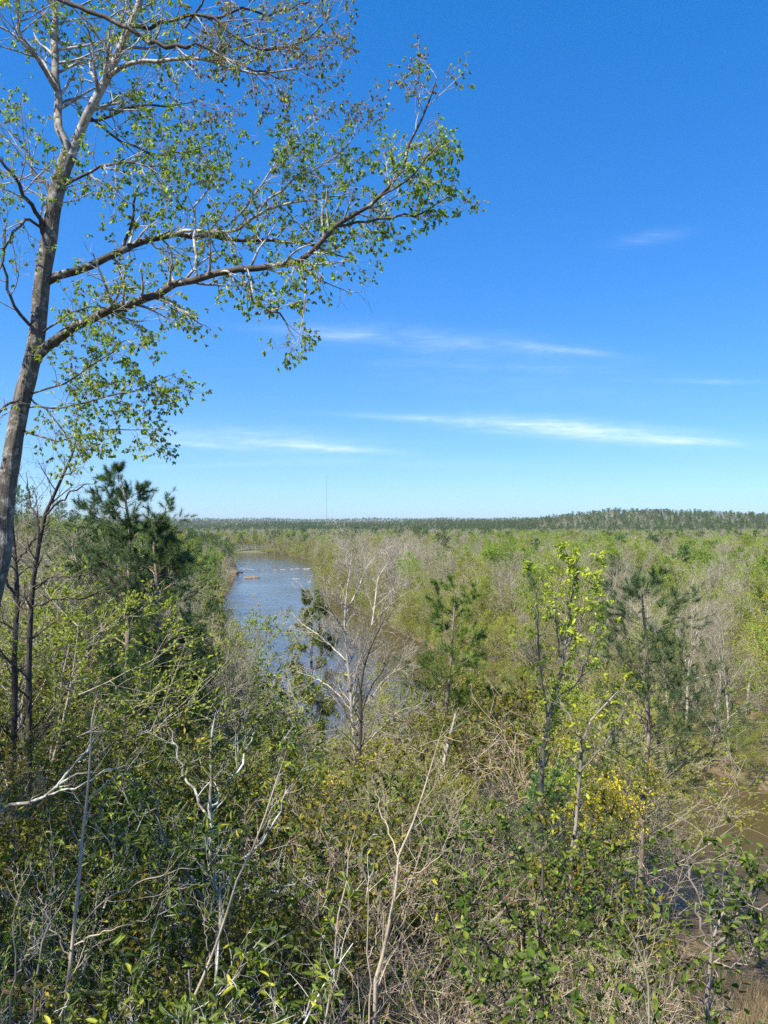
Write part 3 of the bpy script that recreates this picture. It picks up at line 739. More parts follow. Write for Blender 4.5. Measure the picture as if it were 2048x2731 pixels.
# ---- the tall oak on the left --------------------------------------------
def oak():
    D = 1.2345
    def T(pl, Y, r0, r1, n=14, jit=.02): return trace([(a * D, b * D) for a, b in pl], Y, r0, r1, n, jit)
    base = P(-30, 1700, 14); base[2] = tz(base[0], base[1]); root = empty('oak_tree', tuple(base))
    tag(root, 'tall oak with grey lichen-spotted trunk and sparse new leaves at the left edge', 'tree')
    trunk = trace([(-36, 1760), (-22, 1600), (2, 1480), (14, 1350), (30, 1230), (52, 1110), (78, 1000), (96, 900), (112, 780), (128, 650), (146, 530), (172, 440), (183, 415)], 14, 33, 19, 26, .008, True)
    trunk[1][0, -1] = trunk[1][0, -2]
    tp = poly(trunk[0][0], trunk[1][0], 110); G = Geo(); tube(G, local(tp, base), 40)
    V = G.V[0].reshape(110, 40, 3); c = V.mean(1, keepdims=True); a_ = np.arange(40)[None, :] * 2 * math.pi / 40; zz = np.arange(110)[:, None] * .13
    k_ = 1 + .03 * np.sin(a_ * 21 + 2 * np.sin(zz * 2.9)) + .04 * np.sin(a_ * 9 + 1.5 * np.sin(zz * 1.7)) * np.cos(zz * 2.3 + a_ * 3) + .03 * np.sin(a_ * 3 + zz) + .02 * np.sin(a_ * 15 + zz * 5)
    G.V[0] = (c + (V - c) * k_[..., None]).reshape(-1, 3); G.obj('trunk', M['oak_bark'], root)
    limbs = []
    def limb(pl, Y, r0, r1, dens=1., n=16, mat_='oak_limb', jit=.025, ll=1.):
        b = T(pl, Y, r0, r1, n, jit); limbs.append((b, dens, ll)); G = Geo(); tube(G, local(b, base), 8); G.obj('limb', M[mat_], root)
    # two leaders above the fork, sunlit look put into their paler bark colour
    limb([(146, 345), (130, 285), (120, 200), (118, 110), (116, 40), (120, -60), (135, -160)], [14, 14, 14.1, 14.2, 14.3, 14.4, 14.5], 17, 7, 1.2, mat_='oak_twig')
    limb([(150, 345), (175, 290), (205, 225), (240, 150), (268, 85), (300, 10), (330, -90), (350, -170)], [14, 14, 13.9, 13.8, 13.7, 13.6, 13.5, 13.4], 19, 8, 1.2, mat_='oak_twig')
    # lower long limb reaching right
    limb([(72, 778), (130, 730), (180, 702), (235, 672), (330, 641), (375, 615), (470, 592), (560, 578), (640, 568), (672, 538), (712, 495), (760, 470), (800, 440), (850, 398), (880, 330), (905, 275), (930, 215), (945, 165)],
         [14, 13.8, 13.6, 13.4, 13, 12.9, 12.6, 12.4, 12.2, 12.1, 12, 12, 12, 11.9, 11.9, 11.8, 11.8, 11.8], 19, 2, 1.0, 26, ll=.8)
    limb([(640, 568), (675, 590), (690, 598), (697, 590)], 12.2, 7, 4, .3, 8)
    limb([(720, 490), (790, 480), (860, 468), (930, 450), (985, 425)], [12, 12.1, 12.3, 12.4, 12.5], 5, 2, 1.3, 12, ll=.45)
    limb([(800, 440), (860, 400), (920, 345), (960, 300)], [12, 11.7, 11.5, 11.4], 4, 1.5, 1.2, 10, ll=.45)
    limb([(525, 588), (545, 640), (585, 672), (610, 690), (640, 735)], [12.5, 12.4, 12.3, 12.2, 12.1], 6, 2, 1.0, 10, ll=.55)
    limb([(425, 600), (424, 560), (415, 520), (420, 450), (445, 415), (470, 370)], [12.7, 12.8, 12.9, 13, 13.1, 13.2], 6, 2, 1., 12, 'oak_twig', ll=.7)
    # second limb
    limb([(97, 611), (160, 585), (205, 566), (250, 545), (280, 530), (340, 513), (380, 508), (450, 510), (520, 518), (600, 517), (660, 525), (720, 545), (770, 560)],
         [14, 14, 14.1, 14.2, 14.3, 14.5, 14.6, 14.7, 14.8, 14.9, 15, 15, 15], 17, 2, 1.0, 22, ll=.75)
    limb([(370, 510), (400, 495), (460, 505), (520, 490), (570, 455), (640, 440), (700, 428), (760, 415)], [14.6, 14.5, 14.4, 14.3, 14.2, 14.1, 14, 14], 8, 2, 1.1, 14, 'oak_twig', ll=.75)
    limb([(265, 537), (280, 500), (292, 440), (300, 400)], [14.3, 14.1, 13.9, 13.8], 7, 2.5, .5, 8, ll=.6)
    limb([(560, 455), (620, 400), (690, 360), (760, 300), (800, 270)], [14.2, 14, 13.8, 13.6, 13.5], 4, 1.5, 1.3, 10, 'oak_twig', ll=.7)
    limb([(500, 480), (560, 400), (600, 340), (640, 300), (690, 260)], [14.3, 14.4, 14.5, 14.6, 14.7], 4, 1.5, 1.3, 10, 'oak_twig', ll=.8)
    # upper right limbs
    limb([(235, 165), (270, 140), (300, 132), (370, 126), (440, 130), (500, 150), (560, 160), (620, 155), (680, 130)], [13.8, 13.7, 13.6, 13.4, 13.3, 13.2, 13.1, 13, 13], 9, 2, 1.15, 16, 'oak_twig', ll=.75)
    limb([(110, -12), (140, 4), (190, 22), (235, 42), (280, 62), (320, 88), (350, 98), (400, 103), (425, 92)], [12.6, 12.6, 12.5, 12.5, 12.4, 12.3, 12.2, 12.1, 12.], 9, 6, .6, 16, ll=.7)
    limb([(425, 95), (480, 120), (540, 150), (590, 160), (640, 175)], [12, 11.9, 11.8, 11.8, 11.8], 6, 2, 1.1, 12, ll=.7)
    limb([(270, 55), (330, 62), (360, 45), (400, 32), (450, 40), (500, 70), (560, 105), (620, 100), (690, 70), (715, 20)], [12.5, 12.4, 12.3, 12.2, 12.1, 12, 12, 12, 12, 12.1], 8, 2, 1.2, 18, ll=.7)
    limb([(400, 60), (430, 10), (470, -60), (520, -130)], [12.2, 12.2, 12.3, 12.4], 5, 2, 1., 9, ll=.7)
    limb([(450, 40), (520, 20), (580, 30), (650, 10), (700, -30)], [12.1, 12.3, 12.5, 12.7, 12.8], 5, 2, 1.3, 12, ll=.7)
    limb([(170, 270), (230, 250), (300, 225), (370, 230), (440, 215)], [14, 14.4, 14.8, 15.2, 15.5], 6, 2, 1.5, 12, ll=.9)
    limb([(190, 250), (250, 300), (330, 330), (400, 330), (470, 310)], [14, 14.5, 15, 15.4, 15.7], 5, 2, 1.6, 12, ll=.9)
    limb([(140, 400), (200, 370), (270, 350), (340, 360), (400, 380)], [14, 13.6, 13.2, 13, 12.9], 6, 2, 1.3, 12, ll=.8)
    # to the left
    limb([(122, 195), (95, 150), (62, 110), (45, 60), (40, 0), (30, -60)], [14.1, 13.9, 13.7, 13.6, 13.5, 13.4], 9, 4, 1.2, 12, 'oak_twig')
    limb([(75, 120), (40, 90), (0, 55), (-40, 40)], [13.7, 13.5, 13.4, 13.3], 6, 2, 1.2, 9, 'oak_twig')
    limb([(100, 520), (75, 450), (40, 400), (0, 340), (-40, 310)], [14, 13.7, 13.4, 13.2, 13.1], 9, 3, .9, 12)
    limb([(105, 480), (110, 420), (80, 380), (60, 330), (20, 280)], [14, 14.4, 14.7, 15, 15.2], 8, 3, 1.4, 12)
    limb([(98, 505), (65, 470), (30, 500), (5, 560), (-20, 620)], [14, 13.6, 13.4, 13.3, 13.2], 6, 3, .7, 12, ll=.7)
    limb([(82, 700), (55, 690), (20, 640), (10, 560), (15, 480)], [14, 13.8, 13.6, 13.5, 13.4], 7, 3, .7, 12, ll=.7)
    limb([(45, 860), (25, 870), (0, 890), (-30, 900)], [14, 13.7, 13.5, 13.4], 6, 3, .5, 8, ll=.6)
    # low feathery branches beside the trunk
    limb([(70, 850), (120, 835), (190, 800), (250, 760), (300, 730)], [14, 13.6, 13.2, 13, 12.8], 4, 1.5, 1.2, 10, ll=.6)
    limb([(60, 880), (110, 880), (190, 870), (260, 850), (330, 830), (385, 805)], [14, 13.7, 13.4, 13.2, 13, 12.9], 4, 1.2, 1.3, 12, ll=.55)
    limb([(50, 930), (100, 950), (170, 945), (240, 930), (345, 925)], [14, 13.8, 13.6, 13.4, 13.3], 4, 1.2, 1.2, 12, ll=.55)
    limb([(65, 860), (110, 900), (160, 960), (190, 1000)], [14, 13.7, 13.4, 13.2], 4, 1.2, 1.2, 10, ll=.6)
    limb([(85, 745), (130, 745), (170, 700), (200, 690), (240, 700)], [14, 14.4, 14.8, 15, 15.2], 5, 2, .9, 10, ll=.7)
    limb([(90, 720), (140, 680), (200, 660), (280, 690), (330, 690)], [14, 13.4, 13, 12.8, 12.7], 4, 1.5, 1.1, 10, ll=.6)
    TW, Lp, La = Geo(), [], []
    for b, dens, ll in limbs:
        L = np.linalg.norm(np.diff(b[0][0], axis=0), axis=1).sum()
        m = max(3, int(round(L * 4.2 * dens)))
        b2 = spawn(b, m, .18, 1, (28, 70), lambda t: ll * 1.15 * (1.1 - .45 * t), .45, 6, .16, (0, 0, .03), .3, .0055)
        b3 = spawn(b2, 5, .2, 1, (25, 65), lambda t: ll * .5 * (1.1 - .4 * t), .55, 5, .18, (0, 0, .0), .4, .0035)
        b4 = spawn(b3, 3, .3, 1, (20, 60), .17, .7, 3, .15, (0, 0, -.05), .5, .0025)
        for x, k in ((b2, 5), (b3, 4), (b4, 3)): tube(TW, local(x, base), k)
        # a tuft of drooping young leaves at most twig ends
        for x, pr_, q in ((b4, .75 * min(dens, 1.25), 5), (b3, .8 * min(dens, 1.2), 5)):
            e = x[0][:, -1]; d = norm(x[0][:, -1] - x[0][:, -2])
            # leafing comes in patches over the crown
            f = fbm(e[:, 0] * 1.0 + e[:, 1], e[:, 2], 1.1); s = rng.random(len(e)) < pr_ * np.clip(1.0 + .5 * f, .25, 1.4)
            e, d = np.repeat(e[s], q, 0), np.repeat(d[s], q, 0)
            ax = d * .5 + rng.normal(0, .55, e.shape); ax[:, 2] -= .75
            Lp.append(e + rng.normal(0, .012, e.shape)); La.append(ax)
    TW.obj('twigs', M['oak_twig'], root, 'stuff')
    e = np.concatenate(Lp); ax = np.concatenate(La); size = rng.uniform(.036, .092, len(e))
    px, py = pix(e); young = (py < 330) & (px > 480) & (rng.random(len(e)) < .75) | (rng.random(len(e)) < .06)
    vis = np.where((px > 20) & (px < 1300) & (py > 20) & ~young)[0]
    big = vis[np.argsort(-(size[vis] / e[vis, 1]))][:300]; rest = np.ones(len(e), bool); rest[big] = False
    G = Geo(); leaves(G, LEAF_OAK_SMALL, e[rest & ~young] - base, ax[rest & ~young], size[rest & ~young], 0, .25)
    leaves(G, LEAF_OAK_SMALL, e[rest & young] - base, ax[rest & young], size[rest & young] * .7, 1, .2)
    G.obj('foliage', [M['oak_leaf'], M['oak_young']], root, 'stuff')
    leaf_pieces(root, 'LEAF_OAK', 'oak_leaf', e[big] - base, ax[big], size[big], .25)
    print('oak leaves', len(e))
oak()

# ---- generic traced tree or sapling ---------------------------------------
def traced(name, label, stems, bark, twig=None, side=(6, .6, 4, 3), leafs=None, up=.08, kind_='tree', rmin=.003, ang=(25, 60), pieces=0, jit=.02, stem_name='trunk', t0=.25):
    """stems: list of (pixels, Y, r0, r1); side: branches per metre, length, sub, subsub"""
    br = [trace(pl, Y, r0, r1, 16, jit if i else jit * .6, i == 0) for i, (pl, Y, r0, r1) in enumerate(stems)]
    base = br[0][0][0, 0].copy(); root = empty(name, tuple(base)); tag(root, label, kind_)
    for i, b in enumerate(br):
        G = Geo(); tube(G, local(b, base), 8 if i == 0 else 6); G.obj(stem_name if i == 0 else 'limb', M[bark], root)
    TW = Geo(); tips = []
    for i, b in enumerate(br):
        L = np.linalg.norm(np.diff(b[0][0], axis=0), axis=1).sum()
        b2 = spawn(b, max(2, int(side[0] * L)), t0 if i == 0 else .15, 1, ang, lambda t: side[1] * (1.15 - .6 * t), .45, 6, .13, (0, 0, up), .3, rmin)
        b3 = spawn(b2, side[2], .2, 1, (25, 60), rel(lambda t: .5 + 0 * t), .55, 4, .15, (0, 0, up), .4, rmin * .8)
        tube(TW, local(b2, base), 4); tube(TW, local(b3, base), 3); last = b3
        if side[3]:
            b4 = spawn(b3, side[3], .2, 1, (25, 60), rel(lambda t: .55 + 0 * t), .6, 3, .15, (0, 0, up), .5, rmin * .7); tube(TW, local(b4, base), 3); last = b4
        tips.append(last)
    TW.obj('twigs', M[twig or bark], root, 'stuff')
    if leafs:
        tmn, lm, prob, q, size, droop = leafs; tip = np.concatenate([t[0][:, -1] for t in tips]); d = np.concatenate([norm(t[0][:, -1] - t[0][:, -2]) for t in tips])
        s = rng.random(len(tip)) < prob; e, d = np.repeat(tip[s], q, 0), np.repeat(d[s], q, 0)
        ax = d * .7 + rng.normal(0, .6, e.shape); ax[:, 2] -= droop; sz = (.4 + .9 * rng.random(len(e)) ** .8) * size
        e = e + rng.normal(0, size * .25, e.shape); n = min(pieces, len(e)); o = np.argsort(-sz / e[:, 1]); a, b = o[:n], o[n:]
        if len(b):
            G = Geo(); leaves(G, globals()[tmn], e[b] - base, ax[b], sz[b], 0, .5); G.obj('foliage', M[lm], root, 'stuff')
        if n: leaf_pieces(root, tmn, lm, e[a] - base, ax[a], sz[a], .5)
    return root

# tall bare pale tree in the middle of the slope
traced('bare_tree', 'tall leafless tree with pale whitish branches standing in front of the river', [
    ([(950, 2230), (948, 2087), (942, 1951), (934, 1842), (926, 1761), (918, 1680), (923, 1598), (934, 1517), (942, 1440)], 38, 7, 1.4),
    ([(937, 1860), (955, 1780), (975, 1725), (991, 1669), (1040, 1615), (1100, 1571)], [38, 37.5, 37, 36.5, 36, 35.5], 3.2, 1),
    ([(991, 1669), (1000, 1600), (1010, 1540), (1040, 1490)], [36.5, 37, 37.5, 38], 3.2, 1),
    ([(922, 1761), (880, 1720), (845, 1690), (812, 1669), (780, 1636)], [38, 38.5, 39, 39.5, 40], 3.2, 1),
    ([(918, 1680), (890, 1640), (865, 1600), (840, 1575)], [38, 37.5, 37, 36.5], 3, 1),
    ([(942, 1940), (985, 1870), (1040, 1800), (1105, 1767)], [38, 37, 36, 35.5], 3.2, 1),
    ([(940, 1900), (900, 1850), (850, 1815), (790, 1790)], [38, 38.8, 39.5, 40], 3.2, 1),
    ([(921, 1640), (955, 1570), (975, 1520), (1000, 1480)], [38, 38.6, 39.2, 39.6], 3, 1),
    ([(945, 2020), (1000, 1960), (1060, 1900), (1120, 1880)], [38, 37, 36.2, 35.6], 3, 1)],
    'white_bark', 'pale_bark', (3.0, 1.8, 7, 4), None, .08, rmin=.009, t0=.3)
traced('bare_tree', 'slender dark bare tree right in front of the pale leafless tree', [
    ([(955, 2260), (958, 2080), (963, 1900), (965, 1815), (985, 1735), (1012, 1680), (1030, 1640)], 30, 7, 1.5),
    ([(963, 1900), (990, 1830), (1020, 1790), (1050, 1720)], [30, 29.5, 29, 28.8], 3, 1.2),
    ([(960, 1960), (920, 1900), (890, 1840), (870, 1760)], [30, 30.5, 31, 31.3], 3, 1.2)],
    'dark_bark', 'twig_dark', (1.8, 1.2, 5, 3), None, .12, rmin=.008)
traced('pale_trunk_tree', 'pale mottled trunk with few branches below the centre pine', [
    ([(1180, 2330), (1176, 2150), (1184, 2040), (1200, 1960), (1215, 1900)], 33, 9, 4),
    ([(1178, 2120), (1230, 2060), (1290, 2010), (1340, 1960)], [33, 32, 31, 30.5], 4, 1.5),
    ([(1178, 2180), (1130, 2120), (1100, 2060), (1060, 2010)], [33, 33.5, 34, 34.3], 4, 1.5)],
    'white_bark', 'twig_grey', (1.4, 1.3, 5, 3), ('LEAF_SMALL', 'olive_leaf', .25, 2, .06, .2), .06, rmin=.006)
# young hickory with bright yellow-green tufts
traced('hickory_sapling', 'young tree with bright yellow-green leaf tufts left of the right-hand pine', [
    ([(1440, 2480), (1443, 2200), (1447, 2066), (1451, 1990), (1463, 1913), (1476, 1862), (1496, 1785), (1507, 1734), (1520, 1640), (1530, 1555), (1550, 1495), (1510, 1475)], 20, 10, 1.8),
    ([(1463, 1913), (1450, 1862), (1440, 1760), (1432, 1658), (1430, 1581), (1415, 1540)], [20, 19.8, 19.6, 19.5, 19.4, 19.3], 5, 1.5),
    ([(1496, 1785), (1486, 1700), (1480, 1600), (1500, 1530)], [20, 20.2, 20.5, 20.6], 4, 1.3),
    ([(1476, 1862), (1530, 1830), (1560, 1770), (1580, 1700), (1600, 1640)], [20, 19.6, 19.2, 19, 18.8], 4, 1.3),
    ([(1507, 1734), (1550, 1650), (1560, 1600), (1580, 1520)], [20, 19.7, 19.5, 19.4], 3.5, 1.3)],
    'grey_bark', 'grey_bark', (4.6, .8, 4, 0), ('LEAF_OVAL', 'lime_leaf', .62, 8, .13, .5), .16, rmin=.006, pieces=80, t0=.45)
traced('hickory_sapling', 'thin young tree with yellow-green tufts crossing the right-hand pine', [
    ([(1521, 2500), (1524, 2311), (1537, 2184), (1546, 2058), (1556, 1963), (1590, 1900), (1625, 1870), (1670, 1820)], 15, 8, 1.6),
    ([(1546, 2058), (1590, 2010), (1630, 1960), (1660, 1900), (1680, 1850)], [15, 14.8, 14.6, 14.5, 14.4], 3, 1.2),
    ([(1552, 1990), (1530, 1930), (1500, 1880), (1480, 1830)], [15, 15.2, 15.4, 15.6], 3, 1.2)],
    'grey_bark', 'grey_bark', (4.0, .6, 4, 0), ('LEAF_OVAL', 'lime_leaf', .6, 7, .10, .5), .14, rmin=.004, pieces=60, t0=.45)
# dark slim tree behind the oak
traced('slim_tree', 'slim dark-barked leafless tree leaning right just behind the oak trunk', [
    ([(78, 1740), (82, 1640), (86, 1568), (104, 1447), (121, 1375), (140, 1320), (171, 1269), (195, 1200), (215, 1130)], 16, 11, 2.5),
    ([(104, 1447), (95, 1380), (75, 1330), (70, 1260)], [16, 16.3, 16.5, 16.7], 6, 2),
    ([(121, 1375), (165, 1330), (215, 1300), (260, 1290)], [16, 15.8, 15.6, 15.5], 4, 1.5),
    ([(86, 1568), (140, 1540), (210, 1535), (290, 1510)], [16, 15.7, 15.4, 15.2], 4, 1.5),
    ([(84, 1620), (150, 1600), (230, 1590), (330, 1545)], [16, 15.4, 15, 14.7], 4, 1.5),
    ([(92, 1520), (40, 1480), (10, 1440)], [16, 16.2, 16.4], 4, 1.5)],
    'dark_bark', 'twig_dark', (2.2, .9, 5, 3), ('LEAF_SMALL', 'olive_leaf', .10, 2, .05, .2), .06, rmin=.004)
traced('slim_tree', 'dark straight tree trunk left of the slim leaning tree', [
    ([(40, 1760), (45, 1600), (40, 1480), (30, 1350), (45, 1250)], 19, 11, 3), ([(45, 1600), (0, 1520), (-30, 1450)], [19, 18.7, 18.5], 5, 2), ([(42, 1500), (90, 1440), (130, 1400)], [19, 18.7, 18.5], 5, 2)],
    'dark_bark', 'twig_dark', (2.0, 1.1, 5, 3), None, .06, rmin=.004)

# ---- pines on the near slope ----------------------------------------------
def near_pine(label, pl, Y, r0, r1, cones=0, **kw):
    tr = trace(pl, Y, r0, r1, 16, .01, True); base = tr[0][0, 0].copy(); H = np.linalg.norm(np.diff(tr[0][0], axis=0), axis=1).sum()
    pr = pine(H, 0, trunk=local(tr, base), **kw); root = empty('pine_tree', tuple(base)); tag(root, label, 'tree', 'pines on the near slope')
    for pn, me in pr['parts']:
        o = bpy.data.objects.new(pn, me); COL.objects.link(o); o.parent = root
        if pn == 'crown': o['kind'] = 'stuff'
    return root, base
near_pine('pine with a slim bare lower trunk and thin crown at right over the brown water', [(1714, 2412), (1711, 2279), (1714, 2153), (1720, 2077), (1730, 1950), (1726, 1811), (1724, 1709), (1714, 1620), (1712, 1575)], 25, 12, 2.5,
          nb=46, base=.36, Lmax=.29, q=30, nl=.20, w=.0046, n2=6, n3=3, nm='pine_blue', dead=14, shp=.42)
near_pine('slender feathery green pine right of the pale leafless tree', [(1172, 2330), (1176, 2120), (1180, 2005), (1188, 1897), (1200, 1800), (1210, 1653), (1216, 1570)], 40, 9, 2.2,
          nb=46, base=.36, Lmax=.19, q=30, nl=.25, w=.006, n2=6, n3=3, nm='pine_near', shp=.45)
near_pine('second feathery pine just right of the slender one', [(1345, 2200), (1338, 2060), (1330, 1950), (1322, 1880), (1318, 1830)], 44, 8, 2.2,
          nb=40, base=.33, Lmax=.22, q=28, nl=.24, w=.006, n2=6, n3=3, nm='pine_near', shp=.5)
near_pine('dark pine standing against the river left of the pale leafless tree', [(838, 2230), (836, 2060), (834, 1950), (832, 1850), (830, 1700), (836, 1620), (838, 1590)], 62, 7, 2.0,
          nb=44, base=.42, Lmax=.13, q=32, nl=.34, w=.011, n2=6, n3=3, nm='pine_near', shp=.45)
near_pine('tall dark blue-green pine rising above the left bank', [(338, 1800), (342, 1616), (345, 1496), (345, 1423), (336, 1340), (318, 1262)], 27, 10, 2.5,
          nb=62, base=.28, Lmax=.25, q=40, nl=.20, w=.0042, n2=6, n3=3, nm='pine_blue', shp=.55, dead=8)
near_pine('blue-green pine with broad drooping boughs right of the tall left pine', [(425, 1850), (424, 1700), (422, 1600), (415, 1520), (410, 1440), (405, 1385)], 26, 9, 2.5,
          nb=58, base=.25, Lmax=.19, q=40, nl=.20, w=.0042, n2=6, n3=3, nm='pine_blue', shp=.6)
near_pine('pine with short boughs standing at the water edge below the left bank', [(560, 1850), (566, 1700), (570, 1620), (572, 1545)], 60, 6, 2,
          nb=44, base=.2, Lmax=.12, q=28, nl=.33, w=.011, n2=6, n3=3, nm='pine_near', shp=.6)

# ---- yellow vine on the right -----------------------------------------------
def vine(label, spots, Y, q, anchor):
    base = P(*anchor, Y); base[2] = tz(base[0], base[1]); root = empty('flowering_vine', tuple(base)); tag(root, label, 'vine')
    ST, LF = Geo(), Geo()
    for (x, y, rx, ry, n) in spots:
        c = P(x, y, Y); R3 = np.array([rx, rx * .8, ry]) * Y / FPX
        p0 = c + rng.normal(0, .45, (n, 3)) * R3; d = rng.normal(0, 1, (n, 3)) - [0, 0, .5]
        b = grow(p0, d, rng.uniform(.15, .45, n), np.full(n, .0025), 6, .35, (0, 0, -.15), .5); tube(ST, local(b, base), 3)
        p, dd = along(b, q); ax = rng.normal(0, .8, p.shape); ax[:, 2] -= .3
        leaves(LF, LEAF_OVAL, p - base, ax, rng.uniform(.04, .075, len(p)), 0, .3)
    # the climbing stem
    st = poly([base - [0, 0, .1], P(spots[0][0] + 60, spots[0][1] + 250, Y), P(spots[0][0] + 20, spots[0][1] + 60, Y), P(spots[-1][0], spots[-1][1], Y)], [.012, .01, .008, .005], 14, .03); tube(ST, local(st, base), 5)
    ST.obj('stems', M['twig_tan'], root, 'stuff'); LF.obj('foliage', M['yellow_leaf'], root, 'stuff')
vine('yellow-leaved vine draped over branches beside the right-hand pine trunk', [(1640, 2120, 85, 50, 210), (1560, 2120, 75, 50, 80), (1600, 2060, 95, 45, 80), (1690, 2170, 40, 70, 45), (1540, 2200, 50, 60, 30), (1480, 1980, 30, 30, 8)], 17, 6, (1620, 2500))
vine('small yellow vine wound round the right-hand pine trunk', [(1725, 2060, 32, 45, 130), (1760, 2090, 35, 30, 70), (1700, 2010, 25, 30, 20)], 22, 5, (1735, 2480))
vine('yellow-flowering tangle on the slope below the pale leafless tree', [(880, 2080, 45, 45, 70), (850, 2140, 40, 35, 40), (1120, 2140, 40, 30, 25)], 20, 5, (880, 2400))
# ------------------------------------------------------------------ thicket on the near slope
SH = {}
SH['laurel'] = [shrub(2.4, 7, .018, 6, 4, 3, .42, (LEAF_LAUREL, 'laurel_leaf', 5, .088, .5), 'lichen_stem', .2, .05, .004, .45) for _ in range(3)]
SH['olive'] = [shrub(2.4, 7, .014, 7, 5, 3, .38, (LEAF_SMALL, 'olive_leaf', 8, .06, .3), 'twig_dark', .14, .05, .004, .1) for _ in range(3)]
SH['tan'] = [shrub(2.6, 11, .012, 6, 5, 2, .30, (LEAF_SMALL, 'olive_leaf', 2, .045, .3), 'twig_tan', .13, .06, .0036) for _ in range(2)] + [shrub(2.8, 10, .013, 6, 5, 2, .32, None, 'pale_stem', .15, .06, .0036) for _ in range(2)]
SH['tan'].append(shrub(2.4, 9, .011, 6, 5, 2, .4, (LEAF_SMALL, 'brown_leaf', 2, .05, .3), 'twig_tan', .15, .05, .0036))
SH['brush'] = [shrub(3.2, 8, .014, 7, 5, 4, .45, (LEAF_SMALL, 'olive_leaf', 1, .045, .3), 'twig_dark', .15, .04, .0035) for _ in range(2)] + [shrub(3.2, 7, .014, 7, 5, 4, .45, (LEAF_SMALL, 'olive_leaf', 1, .04, .3), 'twig_grey', .15, .04, .0035)]
SH['lime'] = [shrub(2.4, 7, .012, 6, 5, 3, .38, (LEAF_OVAL, 'fresh_leaf', 3, .05, .3), 'twig_tan', .14, .06, .003, .1) for _ in range(2)]
SH['holly'] = [shrub(2.2, 6, .016, 6, 4, 3, .40, (LEAF_HOLLY, 'holly_leaf', 4, .062, .6), 'twig_dark', .16, .06, .0035, .15) for _ in range(3)]
SHW = {'laurel': ('laurel_shrub', 'dark glossy laurel shrub', 'shrub'), 'olive': ('small_leaf_shrub', 'tiny-leaved olive shrub', 'shrub'), 'tan': ('twiggy_shrub', 'bare tan twig tangle', 'shrub'),
       'brush': ('brush_shrub', 'brushy dark-twigged shrub', 'shrub'), 'lime': ('lime_shrub', 'bright yellow-green shrub', 'shrub'), 'holly': ('holly_shrub', 'dark broad-leaved shrub', 'shrub')}
SKY_N = np.array([(-200, 1360), (0, 1370), (150, 1380), (300, 1450), (420, 1540), (520, 1640), (600, 1750), (680, 1830), (760, 1890), (860, 1960), (960, 1980), (1030, 1920), (1100, 1780), (1250, 1700), (1500, 1710), (1600, 1760), (1680, 1850), (1730, 2000), (1760, 2260), (1800, 2400), (1860, 2450), (2000, 2480), (2200, 2450)])

def shrub_kind(px, py, Y):
    u = rng.random()
    if px < 470 and py < 1740: return 'brush' if u < .75 else ('olive' if u < .93 else 'tan')
    if px < 330 and py < 2140: return 'olive' if u < .78 else 'laurel'
    if px < 330: return 'olive' if u < .5 else ('laurel' if u < .88 else 'tan')
    if px < 820 and py > 1880: return 'laurel' if u < .80 else ('olive' if u < .9 else 'tan')
    if px < 820: return 'tan' if u < .50 else ('lime' if u < .64 else ('olive' if u < .85 else 'brush'))
    if px < 960 and py < 2250: return 'lime' if u < .35 else ('tan' if u < .8 else 'olive')
    if px < 1240: return 'tan' if u < .74 else ('olive' if u < .86 else ('holly' if u < .94 else 'lime'))
    if px < 1780: return 'holly' if u < .50 and py > 2180 else ('tan' if u < .82 else ('olive' if u < .92 else 'lime'))
    return 'tan' if u < .6 else 'holly'

